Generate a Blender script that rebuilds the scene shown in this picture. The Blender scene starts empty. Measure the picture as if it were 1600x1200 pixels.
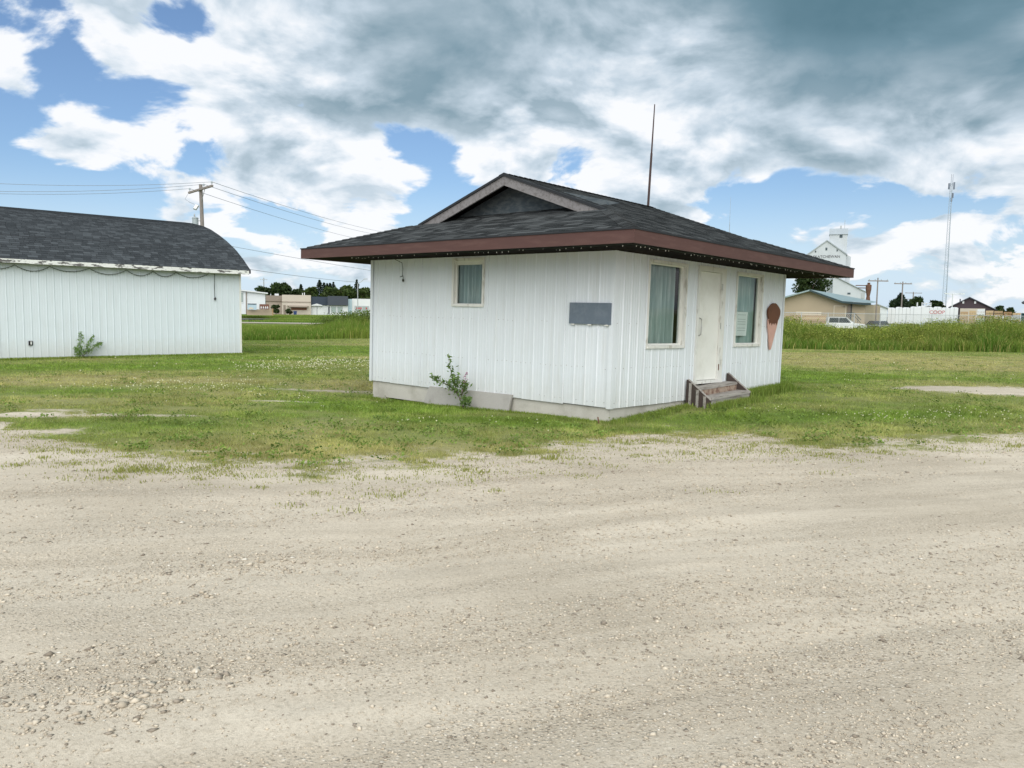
import bpy, math, random
import numpy as np
from mathutils import Matrix, Vector, Euler
R = math.radians
random.seed(7); rng = np.random.default_rng(11)
sc = bpy.context.scene
col = sc.collection

# ------------------------------------------------------------------ camera
CAMH, FPX, PITCH, ROLL = 1.72, 1242.53, 0.08731, 0.014635
cd = bpy.data.cameras.new('camera'); cam = bpy.data.objects.new('camera', cd); col.objects.link(cam)
cam.matrix_world = Matrix.Translation((0, 0, CAMH)) @ Matrix.Rotation(math.pi/2-PITCH, 4, 'X') @ Matrix.Rotation(ROLL, 4, 'Z')
cd.sensor_width = 36; cd.lens = 36*FPX/1600; cd.clip_start = .1; cd.clip_end = 9000
sc.camera = cam
sc.cycles.use_denoising = True; sc.cycles.denoiser = 'OPENIMAGEDENOISE'; sc.cycles.denoising_input_passes = 'RGB_ALBEDO_NORMAL'; sc.cycles.denoising_prefilter = 'ACCURATE'

# ------------------------------------------------------------------ exposure, sun
sc.view_settings.view_transform = 'Standard'; sc.view_settings.look = 'None'
sc.view_settings.gamma = 1; sc.view_settings.exposure = 0.46; sc.view_settings.use_curve_mapping = False
SUN_EL, SUN_AZ = R(44), R(176)          # azimuth clockwise from +Y
sun = bpy.data.lights.new('sun', 'SUN'); sun.energy = 2.9; sun.angle = R(80); sun.color = (1, .955, .89)
so = bpy.data.objects.new('sun', sun); col.objects.link(so)
sdir = Vector((math.sin(SUN_AZ)*math.cos(SUN_EL), math.cos(SUN_AZ)*math.cos(SUN_EL), math.sin(SUN_EL)))
so.rotation_euler = sdir.to_track_quat('Z', 'Y').to_euler(); so.location = sdir*50

# ------------------------------------------------------------------ node helpers
class G:
    """thin wrapper to write node trees briefly"""
    def __init__(s, tree): s.t = tree; s.n = tree.nodes; s.l = tree.links
    def new(s, typ, **kw):
        n = s.n.new(typ)
        for k, v in kw.items(): setattr(n, k, v)
        return n
    def put(s, sock, v):
        if isinstance(v, bpy.types.NodeSocket): s.l.new(v, sock)
        elif v is not None: sock.default_value = v
    def math(s, op, a, b=None, c=None, clamp=False):
        n = s.new('ShaderNodeMath', operation=op, use_clamp=clamp)
        for i, v in enumerate((a, b, c)):
            if v is not None: s.put(n.inputs[i], v)
        return n.outputs[0]
    def vmath(s, op, a, b=None):
        n = s.new('ShaderNodeVectorMath', operation=op); s.put(n.inputs[0], a)
        if b is not None: s.put(n.inputs[1], b)
        return n.outputs[0]
    def noise(s, vec, scale, detail=4, rough=.55, dist=0., out=0):
        n = s.new('ShaderNodeTexNoise'); s.put(n.inputs['Vector'], vec); n.inputs['Scale'].default_value = scale
        n.inputs['Detail'].default_value = detail; n.inputs['Roughness'].default_value = rough; n.inputs['Distortion'].default_value = dist
        return n.outputs[out]
    def new_z(s, v):
        n = s.new('ShaderNodeSeparateXYZ'); s.put(n.inputs[0], v); return n.outputs[2]
    def voro(s, vec, scale, feature='F1', out='Distance', smooth=None):
        n = s.new('ShaderNodeTexVoronoi', feature=feature); s.put(n.inputs['Vector'], vec); n.inputs['Scale'].default_value = scale
        if smooth is not None: n.inputs['Smoothness'].default_value = smooth
        return n.outputs[out]
    def rng(s, v, a, b, c=0., d=1., smooth=False):
        n = s.new('ShaderNodeMapRange', interpolation_type='SMOOTHSTEP' if smooth else 'LINEAR')
        for i, x in enumerate((v, a, b, c, d)): s.put(n.inputs[i], x)
        return n.outputs[0]
    def mix(s, f, a, b, blend='MIX'):
        n = s.new('ShaderNodeMix', data_type='RGBA', blend_type=blend)
        s.put(n.inputs[0], f); s.put(n.inputs[6], c4(a)); s.put(n.inputs[7], c4(b)); return n.outputs[2]
    def ramp(s, f, stops, interp='LINEAR'):
        n = s.new('ShaderNodeValToRGB'); e = n.color_ramp.elements; n.color_ramp.interpolation = interp
        while len(e) < len(stops): e.new(.5)
        for i, (p, c) in enumerate(stops): e[i].position = p; e[i].color = c4(c)
        s.put(n.inputs[0], f); return n.outputs[0]
    def bump(s, h, strength=.5, dist=.01):
        n = s.new('ShaderNodeBump'); n.inputs['Strength'].default_value = strength; n.inputs['Distance'].default_value = dist
        s.put(n.inputs['Height'], h); return n.outputs[0]
def c4(c):
    if isinstance(c, (tuple, list)): return (c[0], c[1], c[2], 1)
    return c

# ------------------------------------------------------------------ sky
world = bpy.data.worlds.new('World'); sc.world = world; world.use_nodes = True
def build_world():
    w = world.node_tree; w.nodes.clear(); g = G(w)
    out = g.new('ShaderNodeOutputWorld')
    sky = g.new('ShaderNodeTexSky', sky_type='NISHITA', sun_disc=False)
    sky.sun_elevation = SUN_EL; sky.sun_rotation = SUN_AZ; sky.air_density = 1.0; sky.dust_density = .9; sky.ozone_density = 5.0
    b0 = g.new('ShaderNodeBackground'); b0.inputs[1].default_value = .092
    g.l.new(sky.outputs[0], b0.inputs[0])
    d = g.new('ShaderNodeTexCoord').outputs['Generated']
    warp = g.noise(d, 5.0, 2, .5, 0, 1)
    wv = g.vmath('MULTIPLY', g.vmath('SUBTRACT', warp, (.5, .5, .5)), (.075, .075, .055))
    dw = g.vmath('ADD', d, wv)
    sp = g.new('ShaderNodeSeparateXYZ'); g.l.new(dw, sp.inputs[0])
    fw = g.math('MAXIMUM', g.math('ABSOLUTE', sp.outputs[1]), .45); az = g.math('DIVIDE', sp.outputs[0], fw); el = g.math('DIVIDE', sp.outputs[2], fw)
    fac = g.rng(az, -.644, .644)
    # cloud cover (R) and cloud brightness (G) by compass direction, one band per elevation
    T = {
     480: '5.8 5.8 5.8 5.8 5.8 5.8 5.8 5.8 5.8 5.8 5.8 5.8 5.8 5.8 5.8 5.8 5.8',
     420: '4.8 5.8 4.9 4.9 6.8 5.8 6.8 5.8 5.8 6.8 5.8 4.8 5.8 6.8 5.8 6.8 5.8',
     360: '3.8 6.8 4.8 6.8 3.8 7.9 6.8 3.8 6.8 6.8 7.8 3.8 4.8 7.9 7.8 6.8 7.9',
     300: '1.8 2.8 2.8 6.8 8.8 8.9 7.9 3.9 7.8 5.8 7.8 6.8 1.8 1.8 4.8 6.8 8.9',
     240: '3.7 8.8 8.9 4.9 7.8 8.8 6.8 5.8 8.8 7.8 6.8 8.7 8.6 8.6 7.6 6.8 7.8',
     180: '3.6 5.9 5.9 7.9 7.8 8.7 8.6 9.6 9.8 9.8 9.8 9.7 9.5 9.6 9.7 9.6 8.7',
     120: '5.8 4.8 8.9 7.9 8.8 9.7 9.5 9.4 9.5 9.7 9.8 9.7 9.4 9.3 9.4 9.5 9.5',
     60:  '6.8 6.9 9.9 5.9 8.8 9.7 9.5 9.4 9.5 9.6 9.7 9.6 9.2 9.2 9.2 9.3 9.4',
     0:   '7.8 6.8 8.9 6.8 9.7 9.6 9.5 9.5 9.5 9.5 9.5 9.3 9.2 9.2 9.2 9.3 9.4'}
    acc = None; prev = None
    for y in (480, 420, 360, 300, 240, 180, 120, 60, 0):
        e = (491-y)/FPX
        vals = [v for v in T[y].split()]
        # each token "c.l": cover digit, brightness digit
        st = [(i/16, (int(v[0])/9, int(v[2])/9, 0)) for i, v in enumerate(vals)]
        r = g.ramp(fac, st)
        acc = r if acc is None else g.mix(g.rng(el, prev, e), acc, r)
        prev = e
    s2 = g.new('ShaderNodeSeparateColor'); g.l.new(acc, s2.inputs[0])
    cover, light = s2.outputs[0], s2.outputs[1]
    def dens(off):
        do = g.vmath('ADD', d, off); sz = g.new('ShaderNodeSeparateXYZ'); g.l.new(do, sz.inputs[0])
        far = g.math('DIVIDE', 1.25, g.math('ADD', g.math('MAXIMUM', sz.outputs[2], 0.), .42))     # clouds shrink toward the horizon
        cv = g.new('ShaderNodeCombineXYZ'); 
        for i in range(3): g.l.new(far, cv.inputs[i])
        v = g.vmath('MULTIPLY', g.vmath('MULTIPLY', do, (1, 1, 1.25)), cv.outputs[0])
        f = g.noise(v, 3.3, 12, .56, .35)
        fw_ = g.noise(v, 9, 3, .6, 0, 1)
        b = g.voro(g.vmath('ADD', v, g.vmath('MULTIPLY', fw_, (.16, .16, .16))), 8.5, 'SMOOTH_F1', 'Distance', .6)
        return g.math('ADD', g.math('MULTIPLY', g.math('SUBTRACT', f, .5), 2.15), g.math('MULTIPLY', g.math('SUBTRACT', .45, b), .36))
    n0 = dens((0, 0, 0)); n1 = dens((-.006, -.002, .030))
    D = g.math('ADD', g.math('SUBTRACT', g.math('MULTIPLY', cover, 1.4), .56), n0)
    alpha = g.rng(D, .09, .29, 0, 1, True)
    relief = g.math('MAXIMUM', g.math('MULTIPLY', g.math('SUBTRACT', n0, n1), .9), -.26)
    soft = g.noise(g.vmath('MULTIPLY', d, (1, 1, 2.2)), 5.2, 4, .5)
    lum = g.math('ADD', g.math('ADD', g.math('SUBTRACT', light, .12), g.math('MULTIPLY', relief, g.rng(light, .3, .9, .12, 1.2))), g.math('MULTIPLY', g.math('SUBTRACT', soft, .5), .35))
    thin = g.rng(D, .12, .6, .22, 0)
    lum = g.math('ADD', lum, thin)
    cc = g.ramp(lum, [(0, (.075, .15, .19)), (.22, (.125, .21, .26)), (.45, (.26, .34, .395)), (.68, (.43, .505, .57)), (.86, (.60, .645, .69)), (1, (.715, .725, .745))])
    veil = g.rng(g.math('ARCSINE', g.new_z(d)), .17, .01, 0, .8, True)      # pale humid air low over the horizon
    cc = g.mix(alpha, (.50, .61, .735), cc); alpha = g.math('MAXIMUM', alpha, veil)
    b1 = g.new('ShaderNodeBackground'); g.l.new(cc, b1.inputs[0]); b1.inputs[1].default_value = 1.0
    mx = g.new('ShaderNodeMixShader'); g.l.new(g.math('MULTIPLY', alpha, .97), mx.inputs[0]); g.l.new(b0.outputs[0], mx.inputs[1]); g.l.new(b1.outputs[0], mx.inputs[2])
    g.l.new(mx.outputs[0], out.inputs[0])
    world.cycles.sampling_method = 'MANUAL'; world.cycles.sample_map_resolution = 512
build_world()

# ------------------------------------------------------------------ geometry helpers
_cp, _sp, _cr, _sr = math.cos(PITCH), math.sin(PITCH), math.cos(ROLL), math.sin(ROLL)
def ray(x, y):
    dx, dy = x-800, y-600; u, v = (dx*_cr+dy*_sr)/FPX, (-dx*_sr+dy*_cr)/FPX
    return Vector((u, _cp-v*_sp, -_sp-v*_cp))
def at(x, y, Y): d = ray(x, y); return Vector((0, 0, CAMH)) + d*(Y/d.y)
def gp(x, y, z=0.): d = ray(x, y); return Vector((0, 0, CAMH)) + d*((z-CAMH)/d.z)

def lat(ix, iy, s):
    h = (ix.astype(np.int64)*374761393 + iy.astype(np.int64)*668265263 + s*1274126177) & 0xffffffff
    h = ((h ^ (h >> 13))*1274126177) & 0xffffffff
    return ((h ^ (h >> 16)) & 0xffff)/65535.
def vnoise(x, y, s=0):
    ix, iy = np.floor(x), np.floor(y); fx, fy = x-ix, y-iy; fx = fx*fx*(3-2*fx); fy = fy*fy*(3-2*fy)
    a, b, c, d = lat(ix, iy, s), lat(ix+1, iy, s), lat(ix, iy+1, s), lat(ix+1, iy+1, s)
    return (a*(1-fx)+b*fx)*(1-fy)+(c*(1-fx)+d*fx)*fy
def fbm(x, y, s=0, o=4):
    t = 0; a = .5; n = 0
    for k in range(o): t = t+a*vnoise(x*2**k, y*2**k, s+k*17); n += a; a *= .5
    return t/n
def sstep(x, a, b): t = np.clip((x-a)/(b-a), 0, 1); return t*t*(3-2*t)

# kiosk frame: local x along the door wall, local y along the long blank wall, origin at their corner
KA = .83829; KC = (1.587, 12.828)
W1, W2, ZB, ZT, FH, SL, DG = 6.214, 6.502, .215, 2.763, .189, .3417, 1.707
O1, O2, OF = 1.036, 1.013, 1.226
ZE = ZT+FH; HALF = (W1+2*O2)/2; ZR = ZE+SL*HALF
KM = Matrix.Translation((KC[0], KC[1], 0)) @ Euler((.00847, .0127, KA)).to_matrix().to_4x4()
def kw(r, l, z=0): return KM @ Vector((r, l, z))

# barn frame: local x along the eave wall (to the picture's left), local y to the back, origin at its near corner
BC = (-10.607, 31.081); BD = (-.73856, -.67419)
BM = Matrix(((BD[0], .67419*-1, 0, BC[0]), (BD[1], .73856, 0, BC[1]), (0, 0, 1, 0), (0, 0, 0, 1)))

HP = [(kw(0, 0), -.05), (kw(-.3, -.3), -.04), (kw(0, 6.2), -.13), (kw(0, 3.2), -.06), (kw(0, 4.9), -.15), (kw(6.5, 0), .15), (kw(2.4, -.1), .11), (kw(3.2, -.7), .12),
      (kw(6, -3), .14), (kw(1.2, -.3), .05), (kw(0, -2), .0), (kw(-2, 3), -.04), (kw(10, -3), .1), (kw(-2, 7), -.06), (kw(6, 5), .05)]
def gz(x, y):
    x = np.asarray(x, float); y = np.asarray(y, float); num = np.zeros_like(x); den = np.full_like(x, .35)
    for p, z in HP:
        w = np.exp(-((x-p.x)**2+(y-p.y)**2)/(2*1.1**2)); num += w*z; den += w
    h = num/den
    h = h + .9*sstep(y, 60, 170)*sstep(-x, -25, 15)
    return h
def gh(x, y): return float(gz(np.array([x]), np.array([y]))[0])
def gpt(x, y):
    z = 0.
    for _ in range(6): p = gp(x, y, z); z = gh(p.x, p.y)
    p = gp(x, y, z); return p

class MB:
    """collects boxes, tubes and quads and links them as ONE mesh object"""
    def __init__(s): s.v = []; s.f = []; s.m = []; s.mi = 0; s.attr = []
    def add(s, vs, fs):
        o = len(s.v); s.v += [tuple(v) for v in vs]; s.f += [tuple(i+o for i in f) for f in fs]; s.m += [s.mi]*len(fs)
    def box(s, x0, x1, y0, y1, z0, z1, M=None):
        x0, x1 = sorted((x0, x1)); y0, y1 = sorted((y0, y1)); z0, z1 = sorted((z0, z1))
        vs = [Vector((x, y, z)) for z in (z0, z1) for y in (y0, y1) for x in (x0, x1)]
        if M is not None: vs = [M @ v for v in vs]
        s.add(vs, [(0, 2, 3, 1), (4, 5, 7, 6), (0, 1, 5, 4), (2, 6, 7, 3), (0, 4, 6, 2), (1, 3, 7, 5)])
    def prism(s, poly, h):
        """poly: list of 3D points (planar), extruded by vector h"""
        n = len(poly); a = [Vector(p) for p in poly]; b = [p+Vector(h) for p in a]
        nrm = sum(((a[i]-a[0]).cross(a[i+1]-a[0]) for i in range(1, n-1)), Vector())
        if nrm.dot(Vector(h)) > 0: a, b = a[::-1], b[::-1]
        s.add(a+b, [tuple(range(n)), tuple(range(2*n-1, n-1, -1))] + [(i, n+i, n+(i+1) % n, (i+1) % n) for i in range(n)])
    def bar(s, p, q, w, h=None, up=(0, 0, 1)):
        p, q = Vector(p), Vector(q); h = h or w; d = (q-p).normalized(); x = d.cross(Vector(up))
        if x.length < 1e-4: x = Vector((1, 0, 0))
        x.normalize(); y = x.cross(d)
        s.prism([p+x*a*w/2+y*b*h/2 for a, b in ((-1, -1), (1, -1), (1, 1), (-1, 1))], q-p)
    def tube(s, pts, r, n=6, r1=None, caps=True):
        pts = [Vector(p) for p in pts]; rings = []; L = len(pts); vs = []; fs = []
        for i, p in enumerate(pts):
            d = (pts[min(i+1, L-1)]-pts[max(i-1, 0)]).normalized()
            x = d.cross(Vector((0, 0, 1)));  x = x if x.length > 1e-3 else d.cross(Vector((0, 1, 0)))
            x.normalize(); y = d.cross(x); rr = r if r1 is None else r+(r1-r)*i/(L-1)
            vs += [p+x*math.cos(2*math.pi*k/n)*rr+y*math.sin(2*math.pi*k/n)*rr for k in range(n)]
        for i in range(L-1):
            for k in range(n): fs.append((i*n+k, i*n+(k+1) % n, (i+1)*n+(k+1) % n, (i+1)*n+k))
        if caps: fs += [tuple(range(n-1, -1, -1)), tuple(range((L-1)*n, L*n))]
        s.add(vs, fs)
    def lathe(s, prof, c=(0, 0, 0), n=14):
        c = Vector(c); vs = []; fs = []
        for r, z in prof: vs += [c+Vector((r*math.cos(2*math.pi*k/n), r*math.sin(2*math.pi*k/n), z)) for k in range(n)]
        for i in range(len(prof)-1):
            for k in range(n): fs.append((i*n+k, i*n+(k+1) % n, (i+1)*n+(k+1) % n, (i+1)*n+k))
        fs += [tuple(range(n-1, -1, -1)), tuple(range((len(prof)-1)*n, len(prof)*n))]
        s.add(vs, fs)
    def octa(s, c, r, sq=1.):
        c = Vector(c); s.add([c+Vector(v) for v in ((r, 0, 0), (-r, 0, 0), (0, r, 0), (0, -r, 0), (0, 0, r*sq), (0, 0, -r*sq))],
              [(0, 2, 4), (2, 1, 4), (1, 3, 4), (3, 0, 4), (2, 0, 5), (1, 2, 5), (3, 1, 5), (0, 3, 5)])
    def mesh(s, name, mats, tone=None, smooth=False):
        me = bpy.data.meshes.new(name); me.from_pydata(s.v, [], s.f)
        for m in (mats if isinstance(mats, (list, tuple)) else [mats]): me.materials.append(m)
        if len(me.materials) > 1: me.polygons.foreach_set('material_index', s.m)
        if tone is not None:
            a = me.attributes.new('tone', 'FLOAT', 'FACE'); a.data.foreach_set('value', tone)
        if smooth: me.polygons.foreach_set('use_smooth', [True]*len(me.polygons))
        me.update(); return me
    def build(s, name, mats, parent=None, **kw):
        return link(name, s.mesh(name, mats, **kw), parent)
def link(name, data, parent=None, M=None):
    o = bpy.data.objects.new(name, data); col.objects.link(o)
    if parent is not None: o.parent = parent
    if M is not None: o.matrix_basis = M
    return o
def tag(o, label=None, cat=None, group=None, kind=None):
    for k, v in (('label', label), ('category', cat), ('group', group), ('kind', kind)):
        if v: o[k] = v
    return o
def thing(name, label, cat, M, group=None):
    o = bpy.data.objects.new(name, None); col.objects.link(o); o.empty_display_size = .3
    o.matrix_basis = M if isinstance(M, Matrix) else Matrix.Translation(M)
    return tag(o, label, cat, group)
def npmesh(name, verts, faces_flat, nper, mat, cols=None, parent=None, smooth=False):
    """fast mesh from numpy arrays: faces_flat (n, nper)"""
    me = bpy.data.meshes.new(name); n = len(faces_flat)
    me.vertices.add(len(verts)); me.vertices.foreach_set('co', np.asarray(verts, np.float32).ravel())
    me.loops.add(n*nper); me.loops.foreach_set('vertex_index', np.asarray(faces_flat, np.int32).ravel())
    me.polygons.add(n); me.polygons.foreach_set('loop_start', np.arange(0, n*nper, nper, dtype=np.int32))
    if cols is not None:
        a = me.attributes.new('col', 'FLOAT_COLOR', 'POINT')
        c = np.ones((len(verts), 4), np.float32); c[:, :3] = cols; a.data.foreach_set('color', c.ravel())
    me.materials.append(mat); me.update(calc_edges=True)
    if smooth: me.polygons.foreach_set('use_smooth', [True]*n)
    return link(name, me, parent)

# ------------------------------------------------------------------ materials
def material(name):
    m = bpy.data.materials.new(name); m.use_nodes = True; t = m.node_tree; g = G(t)
    p = t.nodes['Principled BSDF']; return m, g, p
def plain(name, c, rough=.7, metal=0., c2=None, scale=3., amt=1., lo=.45, hi=.7, stretch=(1, 1, 1), bump=0., bscale=40., bdist=.004, spec=.4, grain=.0):
    """base colour, a second colour mixed in by noise (wear, stains), a little relief"""
    m, g, p = material(name); co = g.vmath('MULTIPLY', g.new('ShaderNodeTexCoord').outputs['Object'], stretch)
    base = c4(c)
    v = g.noise(co, scale*.6, 3)
    cc = g.mix(g.rng(v, .3, .7, 0, 1), tuple(x*.93 for x in c), tuple(min(1, x*1.05) for x in c))
    if c2: cc = g.mix(g.math('MULTIPLY', g.rng(g.noise(co, scale, 6, .62), lo, hi, 0, 1, True), amt), cc, c2)
    if grain: cc = g.mix(1., cc, g.ramp(g.noise(co, bscale*3, 2), [(.25, (1-grain,)*3), (.75, (1+grain,)*3)]), 'MULTIPLY')
    g.put(p.inputs['Base Color'], cc); p.inputs['Roughness'].default_value = rough; p.inputs['Metallic'].default_value = metal
    p.inputs['Specular IOR Level'].default_value = spec
    if bump: g.put(p.inputs['Normal'], g.bump(g.noise(co, bscale, 5, .6), bump, bdist))
    return m
def shingle_mat(name, c, c2):
    m, g, p = material(name); co = g.new('ShaderNodeTexCoord').outputs['Object']
    at_ = g.new('ShaderNodeAttribute', attribute_name='tone'); t = at_.outputs['Fac']
    geo = g.new('ShaderNodeNewGeometry').outputs['Position']
    n = g.noise(geo, 140, 3, .7); big = g.noise(geo, 1.1, 4)
    f = g.math('ADD', g.math('MULTIPLY', t, .8), g.math('MULTIPLY', g.math('SUBTRACT', big, .5), .35))
    cc = g.mix(f, c, c2); cc = g.mix(g.rng(n, .5, .8, 0, .55), cc, tuple(x*2.2 for x in c2))
    g.put(p.inputs['Base Color'], cc); p.inputs['Roughness'].default_value = 1.; p.inputs['Specular IOR Level'].default_value = .1
    g.put(p.inputs['Normal'], g.bump(n, .6, .004)); return m
def siding_mat(name, c, dirt):
    m, g, p = material(name); co = g.new('ShaderNodeTexCoord').outputs['Object']
    st = g.noise(g.vmath('MULTIPLY', co, (7, 7, .5)), 1.3, 5, .6)     # rain streaks run down the sheet
    bl = g.noise(co, 1.4, 4)
    cc = g.mix(g.rng(bl, .35, .7, 0, .5), c, tuple(x*.93 for x in c))
    cc = g.mix(g.rng(st, .52, .8, 0, .34), cc, dirt)
    cc = g.mix(g.rng(g.noise(co, 26, 3), .68, .8, 0, .3), cc, (.42, .40, .36))
    sz = g.new('ShaderNodeSeparateXYZ'); g.l.new(co, sz.inputs[0])        # mud splashed up the foot of the wall
    up = g.math('ADD', sz.outputs[2], g.math('MULTIPLY', g.math('SUBTRACT', g.noise(co, 5, 5, .7), .5), .7))
    cc = g.mix(g.rng(up, .75, .15, 0, .30), cc, (.47, .44, .36))
    g.put(p.inputs['Base Color'], cc); p.inputs['Roughness'].default_value = .48; p.inputs['Specular IOR Level'].default_value = .4
    g.put(p.inputs['Normal'], g.bump(g.noise(co, 3.2, 2), .25, .006)); return m
def leaf_mat(name, trans=.35, rough=.6):
    m, g, p = material(name); t = m.node_tree; t.nodes.remove(p)
    a = g.new('ShaderNodeAttribute', attribute_name='col').outputs['Color']
    df = g.new('ShaderNodeBsdfPrincipled'); df.inputs['Roughness'].default_value = rough; df.inputs['Specular IOR Level'].default_value = .25; g.l.new(a, df.inputs['Base Color'])
    tr = g.new('ShaderNodeBsdfTranslucent'); g.l.new(g.mix(1., a, (1.15, 1.2, .6), 'MULTIPLY'), tr.inputs[0])
    mx = g.new('ShaderNodeMixShader'); mx.inputs[0].default_value = trans
    g.l.new(df.outputs[0], mx.inputs[1]); g.l.new(tr.outputs[0], mx.inputs[2]); g.l.new(mx.outputs[0], t.nodes['Material Output'].inputs[0]); return m
def glass_mat(name, tint=(.86, .92, .92)):
    m, g, p = material(name); t = m.node_tree; t.nodes.remove(p)
    fr = g.new('ShaderNodeFresnel'); fr.inputs[0].default_value = 1.55
    tr = g.new('ShaderNodeBsdfTransparent'); tr.inputs[0].default_value = c4(tint)
    gl = g.new('ShaderNodeBsdfGlossy'); gl.inputs['Roughness'].default_value = .02
    n = g.noise(g.new('ShaderNodeTexCoord').outputs['Object'], 1.2, 2); g.put(gl.inputs['Normal'], g.bump(n, .12, .02))
    mx = g.new('ShaderNodeMixShader'); g.put(mx.inputs[0], g.math('ADD', g.math('MULTIPLY', fr.outputs[0], .55), .015, clamp=True))
    g.l.new(tr.outputs[0], mx.inputs[1]); g.l.new(gl.outputs[0], mx.inputs[2]); g.l.new(mx.outputs[0], t.nodes['Material Output'].inputs[0]); return m

def ground_mat():
    m, g, p = material('ground_surface'); pos = g.new('ShaderNodeNewGeometry').outputs['Position']
    mask = g.new('ShaderNodeAttribute', attribute_name='mask').outputs['Fac']
    dry = g.new('ShaderNodeAttribute', attribute_name='dry').outputs['Fac']
    # tyre tracks sweep across the lot: long soft streaks
    mp = g.new('ShaderNodeMapping'); mp.inputs['Rotation'].default_value = (0, 0, R(-15)); g.l.new(pos, mp.inputs[0])
    bend = g.noise(pos, .12, 2, .5, 0, 1)
    tv = g.vmath('MULTIPLY', g.vmath('ADD', mp.outputs[0], g.vmath('MULTIPLY', bend, (0, 2.6, 0))), (.14, 1.5, 1))
    track = g.noise(tv, 1.15, 6, .62); track2 = g.noise(tv, 4.1, 3, .6)
    patch = g.noise(pos, .55, 4, .55)
    fine = g.noise(pos, 190, 3, .75); mid = g.noise(pos, 34, 5, .7)
    peb = g.voro(pos, 52, 'F1'); pebc = g.voro(pos, 52, 'F1', 'Color')
    loose = g.rng(g.math('ADD', g.math('MULTIPLY', track, .7), g.math('MULTIPLY', patch, .3)), .40, .60, 0, 1, True)
    pale = (.69, .62, .51); tan = (.48, .415, .325); 
    gc = g.mix(g.rng(track, .3, .7), pale, tan)
    gc = g.mix(g.rng(patch, .45, .75, 0, .55), gc, (.52, .465, .375))
    gc = g.mix(g.rng(g.noise(pos, .32, 3, .6), .46, .64, 0, .7), gc, (.42, .365, .285))
    gc = g.mix(g.rng(track2, .5, .75, 0, .4), gc, (.70, .63, .52))
    gc = g.mix(g.rng(mid, .5, .74, 0, .6), gc, (.32, .27, .20))
    gap_shade = g.noise(pos, 48, 3, .72)  # shade in the gaps between stones, put into the colour as dark specks
    gc = g.mix(g.math('MULTIPLY', g.rng(gap_shade, .56, .68, 0, .7), g.rng(loose, 0, 1, .35, 1.)), gc, (.20, .165, .12))
    sc2 = g.new('ShaderNodeSeparateColor'); g.l.new(pebc, sc2.inputs[0])
    pc = g.ramp(sc2.outputs[0], [(0, (.22, .185, .145)), (.35, (.46, .40, .315)), (.7, (.64, .57, .47)), (1, (.80, .74, .64))])
    gc = g.mix(g.math('MULTIPLY', g.math('MULTIPLY', g.rng(peb, .45, .32), g.rng(sc2.outputs[1], .3, .36)), g.rng(loose, 0, 1, .25, .8)), gc, pc)
    gc = g.mix(g.rng(fine, .52, .76, 0, .7), gc, (.24, .20, .15))
    gc = g.mix(g.rng(fine, .42, .22, 0, .6), gc, (.82, .75, .63))
    # lawn floor: thatch between the blades
    n1 = g.noise(pos, 1.3, 6, .65); n2 = g.noise(pos, 14, 5, .7)
    lg = g.mix(g.rng(n1, .35, .65), (.10, .17, .026), (.165, .215, .05))
    ld = g.mix(g.rng(n1, .35, .65), (.32, .29, .145), (.27, .265, .11))
    lc = g.mix(g.math('ADD', dry, g.math('MULTIPLY', g.math('SUBTRACT', n2, .5), .7), clamp=True), lg, ld)
    lc = g.mix(g.rng(n2, .5, .75, 0, .55), lc, (.075, .10, .028))
    edge = g.rng(g.math('ADD', mask, g.math('MULTIPLY', g.math('SUBTRACT', g.noise(pos, 6.5, 7, .75), .5), 1.3)), .22, .60, 0, 1, True)
    g.put(p.inputs['Base Color'], g.mix(edge, lc, gc)); p.inputs['Roughness'].default_value = .95; p.inputs['Specular IOR Level'].default_value = .15
    h = g.math('ADD', g.math('ADD', g.math('MULTIPLY', mid, .5), g.math('MULTIPLY', fine, .3)), g.math('MULTIPLY', g.math('MULTIPLY', g.rng(peb, .5, .1), loose), .5))
    g.put(p.inputs['Normal'], g.bump(h, .85, .016)); return m

MT = {}
MT['siding'] = siding_mat('white_siding', (.72, .765, .81), (.50, .50, .46))
MT['barn_siding'] = siding_mat('barn_siding', (.66, .725, .78), (.52, .55, .55))
MT['trim'] = plain('white_trim', (.72, .72, .68), .5, c2=(.40, .37, .31), scale=5, amt=.5, lo=.55, hi=.8)
MT['old_trim'] = plain('weathered_trim', (.72, .72, .69), .75, c2=(.36, .33, .28), scale=3.4, amt=.6, lo=.53, hi=.66, stretch=(2, 2, .8), bump=.5, bscale=30)
MT['peel'] = plain('peeling_white_board', (.74, .75, .74), .7, c2=(.09, .085, .085), scale=5.5, amt=.95, lo=.51, hi=.57, stretch=(.55, 1, 1.8), bump=.5, bscale=25)
MT['door'] = plain('door_paint', (.80, .80, .765), .42, c2=(.58, .57, .51), scale=1.6, amt=.5)
MT['brown'] = plain('brown_fascia', (.086, .041, .036), .65, c2=(.125, .068, .058), scale=4, amt=.5, stretch=(.5, .5, 3))
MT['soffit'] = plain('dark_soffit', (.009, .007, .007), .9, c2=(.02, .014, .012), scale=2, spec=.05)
MT['dark'] = plain('dark_void', (.03, .028, .026), .9)
MT['drip'] = plain('black_drip_edge', (.018, .02, .024), .6)
MT['concrete'] = plain('concrete', (.52, .50, .455), .9, c2=(.33, .31, .265), scale=1.6, amt=.75, lo=.45, hi=.72, bump=.6, bscale=30, bdist=.006, grain=.12)
MT['cboard'] = plain('cement_board', (.40, .385, .365), .9, c2=(.28, .265, .245), scale=1.8, amt=.7, bump=.4, bscale=26, grain=.1)
MT['grey_wood'] = plain('weathered_grey_wood', (.225, .215, .218), .85, c2=(.12, .11, .105), scale=3, amt=.8, lo=.42, hi=.7, stretch=(1.2, 6, 6), bump=.5, bscale=20)
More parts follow.
